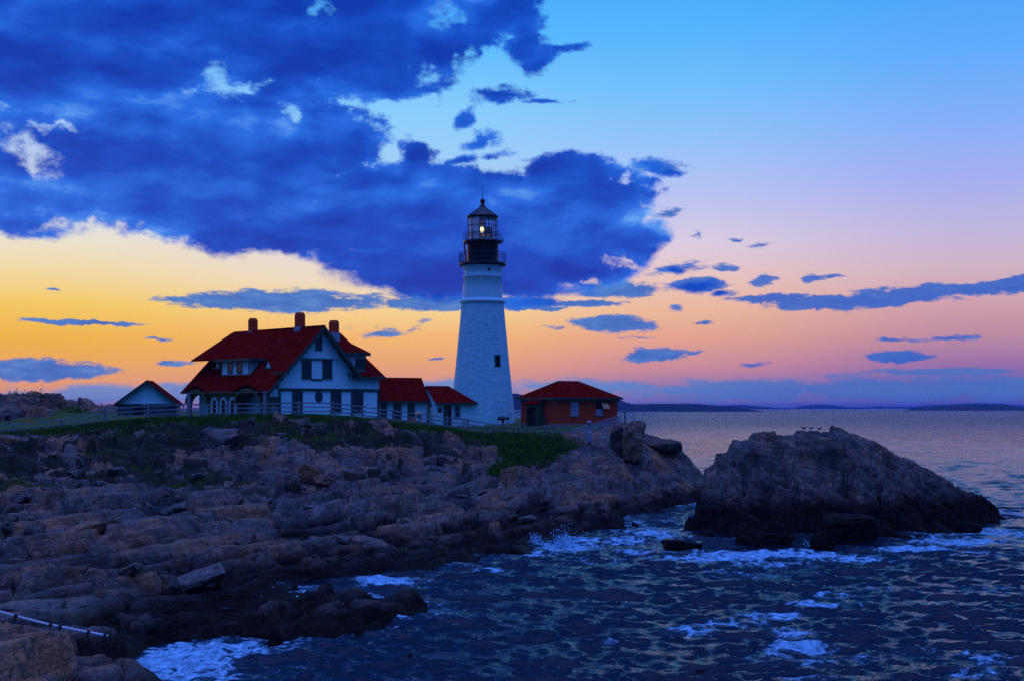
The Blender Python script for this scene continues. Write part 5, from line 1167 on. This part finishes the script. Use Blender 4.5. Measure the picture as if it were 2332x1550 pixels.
MB().box(-.2, .2, -.12, .12, .35, .78).build('box', painted('beige_box', (.42, .36, .30), (.5, .44, .36), .6), ub); MB().box(-.05, .05, -.05, .05, -.4, .35).build('post', STEEL, ub)
x, y, z = at(953, 964, 143)
ob = empty('information_stand', (x, y, z), 28, 'orange topped stand with a dark figure board before the passage wall', 'stand')
OR = painted('orange_paint', (.75, .20, .03), (.85, .28, .05), .6)
MB().slab([(-.38, -.35, .92), (.38, -.35, .92), (.38, .2, 1.15), (-.38, .2, 1.15)], .07).build('panel', OR, ob)
MB().box(-.14, .14, -.08, .0, .5, .86).build('board', BLACK, ob)
MB().box(-.33, -.25, -.05, .03, -.4, .92).box(.25, .33, -.05, .03, -.4, .92).box(-.3, .3, -.12, -.06, .15, .32).build('leg', OR, ob)
x, y, z = at(941, 962, 144)
tag(MB().box(-.3, .3, -.25, .25, -.3, .55).box(-.34, .34, -.29, .29, .552, .62).build('bin', painted('orange_box', (.55, .16, .05), (.65, .22, .08), .7)), 'low orange box standing left of the orange topped stand', 'box').location = (at(938, 962, 144.5))
# dark notice and orange netting by the knoll at the far left
x, y, z = at(17, 969, 131)
nb_ = empty('notice_board', (x, y, z), 0, 'small dark notice board on two legs at the far left lawn', 'notice board')
MB().box(-.2, .2, -.03, .03, .5, 1.0).build('board', DARK, nb_)
for sx in (-.15, .15): MB().box(sx-.025, sx+.025, -.02, .02, -.4, .5).build('leg', DARK, nb_)
x, y, z = at(70, 962, 134)
tag(MB().box(-.45, .45, -.02, .02, 0, .22).box(-.62, -.45, -.015, .015, -.3, .26).build('barrier', OR), 'short strip of orange barrier on the lawn by the left knoll', 'barrier').location = (x, y, z)
x, y, z = at(409, 948, 149)
dp = empty('light_opening_screen', (x, y, z), 0, 'pale board screen standing in for the light opening right of the shed', 'screen')  # added pale boards imitate the bright opening in the shed's right wall
for sx in (-.42, -.05, .32): MB().box(sx, sx+.16, -.03, .03, -.2, 1.35).build('board', painted('pale_pink_boards', (.75, .62, .60), (.85, .72, .68), .6), dp)
MB().box(-.5, .55, .031, .08, 1.1, 1.25).build('rail', WHITE_PLAIN, dp)
# ------------------------------------------------------------------ white pipe slung across the gully, with black clamps
pp = [Vector(at(*q)) for q in [(-40, 1380, 44.5), (0, 1392, 45), (55, 1407, 45.6), (110, 1420.5, 46.2), (180, 1434.5, 47), (245, 1446.5, 47.8)]]
pipe = MB()
for a, b in zip(pp[:-1], pp[1:]): pipe.tube(a-pp[1], b-pp[1], .045, 10)
po_ = pipe.build('pipe', painted('white_plastic_pipe', (.80, .84, .86), (.88, .9, .9), .35, 3, .05, .5)); po_.location = pp[1]
tag(po_, 'white pipe slanting down over the dark gully at the lower left', 'pipe')
for t_ in (.62, 2.05, 2.35, 3.3, 4.88):
    i = int(t_)+1 if t_ >= 0 else 0; i = min(i, 4); f = t_-int(t_); q = pp[i].lerp(pp[i+1], f); d = (pp[i+1]-pp[i]).normalized()*.06
    MB().tube(q-d-pp[1], q+d-pp[1], .062, 10).tube(q-pp[1], q-pp[1]-Vector((0, 0, .25)), .02, 6).build('clamp', BLACK, po_)
# ------------------------------------------------------------------ gulls on the island
def gull(px, lb, rz, seed):
    Y = 112.5; x = (px-CX)/F*Y; j_ = int((x-ix[0])/.13); zz = float(IZ[:, j_-1:j_+2].max()); Y = float(iy[int(IZ[:, j_].argmax())])
    m = MB(); N = 10
    prof = [(-.30, .015, .0), (-.22, .05, .01), (-.10, .095, .0), (.04, .105, .01), (.13, .08, .05), (.18, .05, .11), (.20, .05, .16), (.235, .055, .19), (.27, .04, .19), (.29, .016, .185), (.35, .006, .175)]
    vs = []; fs = []
    for x_, r_, dz_ in prof: vs += [(x_, r_*math.cos(2*math.pi*k/N)*.85, .22+dz_+r_*math.sin(2*math.pi*k/N)) for k in range(N)]
    for j in range(len(prof)-1): fs += [(j*N+k, j*N+(k+1) % N, (j+1)*N+(k+1) % N, (j+1)*N+k) for k in range(N)]
    m.add(vs, fs).tube((.0, .04, -.03), (.02, .04, .16), .012, 5).tube((.0, -.04, -.03), (.02, -.04, .16), .012, 5)
    o = m.build('gull', GULL, smooth=True); o.location = (x, Y, zz); o.rotation_euler = (0, 0, R(rz)); o.scale = (.72,)*3
    tag(o, lb, 'gull', 'gulls on the island')
GULL = painted('grey_feathers', (.05, .055, .065), (.10, .11, .13), .8, 8)
gull(1825, 'left gull standing on the flat top of the island', 170, 1); gull(1843, 'middle gull, sitting lowest on the island top', 20, 2); gull(1865, 'right gull, the largest of three on the island top', 10, 3)

# ------------------------------------------------------------------ grass
def fn(b, put, p):
    v = wpos(b); n = b.noise(v, .8, 4, .65); t = b.attr('tip')
    c = b.ramp(b.m('ADD', n, b.m('MULTIPLY_ADD', b.attr('dry'), .5, -.1)), [(.25, (.028, .066, .006)), (.5, (.064, .135, .010)), (.72, (.11, .17, .014)), (.95, (.19, .14, .045))])
    put(Base_Color=c, Roughness=.8, Specular_IOR_Level=.1)
    p.inputs['Subsurface Weight'].default_value = 0
BLADE = mat('grass_blades', fn)
rg = np.random.RandomState(9)
PX_, PY_, HH, DR = [], [], [], []
def sow(n, fx, hmin, hmax, dry):
    x, y = fx(n); ok = (y < 175) & (x > -61) & (x < 26); x, y = x[ok], y[ok]
    PX_.append(x); PY_.append(y); HH.append(rg.uniform(hmin, hmax, len(x))); DR.append(np.clip(rg.normal(dry, .25, len(x)), 0, 1))
def along(n):                        # the ragged rim of the lawn under the fence
    x = rg.uniform(-61, 5, n); return x, fence_y(x) + rg.normal(-.6, .65, n)
sow(60000, along, .16, .48, .22)
sow(25000, lambda n: (lambda x: (x, fence_y(x)+rg.uniform(-.5, 9, n)))(rg.uniform(-61, 5, n)), .06, .16, .1)
for px, py, Y, rx, ry in GP:
    X0 = (px-CX)/F*Y; tall = px in (1190, 1140, 1215); n = int(rx*ry*(900 if tall else 55))
    sow(n, lambda n: (X0+rg.normal(0, rx*.42, n), Y+rg.normal(0, ry*.42, n)), .25, 1.0 if tall else .5, .12 if tall else .62)
sow(900, lambda n: (rg.uniform(-56, -44, n), rg.uniform(141, 144, n)), .12, .4, .6)
gx_, gy_ = np.concatenate(PX_), np.concatenate(PY_); gh, gd = np.concatenate(HH), np.concatenate(DR)
zz = ground(gx_, gy_); keep = zz > 1.4; gx_, gy_, gh, gd, zz = gx_[keep], gy_[keep], gh[keep], gd[keep], zz[keep]
n = len(gx_); an = rg.uniform(0, 6.28, n); wd = rg.uniform(.012, .03, n)*(1+gh); ln_ = rg.normal(0, .35, n)*gh; la = rg.uniform(0, 6.28, n)
V = np.zeros((n, 4, 3)); ca, sa = np.cos(an)*wd, np.sin(an)*wd
V[:, 0] = np.stack([gx_-ca, gy_-sa, zz-.05], -1); V[:, 1] = np.stack([gx_+ca, gy_+sa, zz-.05], -1)
mx, my = gx_+np.cos(la)*ln_*.35, gy_+np.sin(la)*ln_*.35
V[:, 2] = np.stack([mx+ca*.7, my+sa*.7, zz+gh*.55], -1); V[:, 3] = np.stack([gx_+np.cos(la)*ln_, gy_+np.sin(la)*ln_, zz+gh], -1)
k = np.arange(n)[:, None]*4
Tt = np.concatenate([k+np.array([0, 1, 2]), k+np.array([0, 2, 3])], 1).reshape(-1, 3)
me = tri_mesh('grass', V.reshape(-1, 3), Tt)
me.attributes.new('tip', 'FLOAT', 'POINT').data.foreach_set('value', np.tile([0, 0, .5, 1], n).astype(np.float32))
me.attributes.new('dry', 'FLOAT', 'POINT').data.foreach_set('value', np.repeat(gd, 4).astype(np.float32))
tag(link('grass', me, BLADE), 'grass and dry stalks along the edge of the lawn and in clefts of the bluff', 'grass', kind='stuff')
# tall seed stalks and low shrubs on the knoll at the far left
def shrub(px, py, Y, r, h, n, seed, lb, tall=()):
    x0, y0, _ = at(px, py, Y); z0 = gz(x0, y0); q = np.random.RandomState(seed); V = []; T = []
    for _i in range(n):
        a = q.uniform(0, 6.28); rr = r*math.sqrt(q.rand()); zz_ = h*q.rand()*(1-.5*rr/r) ; c_ = np.array([rr*math.cos(a), rr*math.sin(a)*.8, zz_]); s_ = q.uniform(.05, .12)
        d1, d2 = q.normal(0, 1, 3), q.normal(0, 1, 3); i = len(V); V += [c_+d1*s_*.5, c_+d2*s_*.5, c_-(d1+d2)*s_*.4]; T.append((i, i+1, i+2))
    e = empty('shrub', (x0, y0, z0-.05), 0, lb, 'shrub')
    m_ = tri_mesh('foliage', V, T); m_.attributes.new('dry', 'FLOAT', 'POINT').data.foreach_set('value', [.35]*len(V)); link('foliage', m_, BLADE, e)
    b_ = MB()
    for k in range(7): b_.tube((q.normal(0, r*.3), q.normal(0, r*.2), -.2), (q.normal(0, r*.6), q.normal(0, r*.3), h*q.uniform(.6, 1)), .015, 4, .006)
    for dx_, hh in tall:
        b_.tube((dx_, 0, 0), (dx_+.03, 0, hh), .014, 4, .01); b_.tube((dx_+.03, 0, hh), (dx_+.03, 0, hh+.14), .045, 6, .03)
    b_.build('stem', BLACK, e)
shrub(48, 911, 143, .8, .45, 150, 1, 'ragged shrub on top of the far left knoll', ((-.5, 1.0), (.3, .9)))
shrub(75, 912, 143.5, .6, .35, 90, 2, 'low shrub on the knoll just left of the tall stalk')
shrub(95, 915, 143.5, .35, .35, 60, 3, 'tall dark seed stalk on the knoll against the sky', ((0, 1.15), (-.14, .75)))
shrub(165, 950, 141, 1.0, 1.0, 420, 4, 'dark green bush at the right end of the left knoll')
shrub(188, 953, 142, .9, .6, 260, 5, 'lower green bush beside the dark bush by the knoll')
shrub(10, 914, 141.5, .9, .3, 90, 6, 'low shrub at the left picture edge on the knoll')
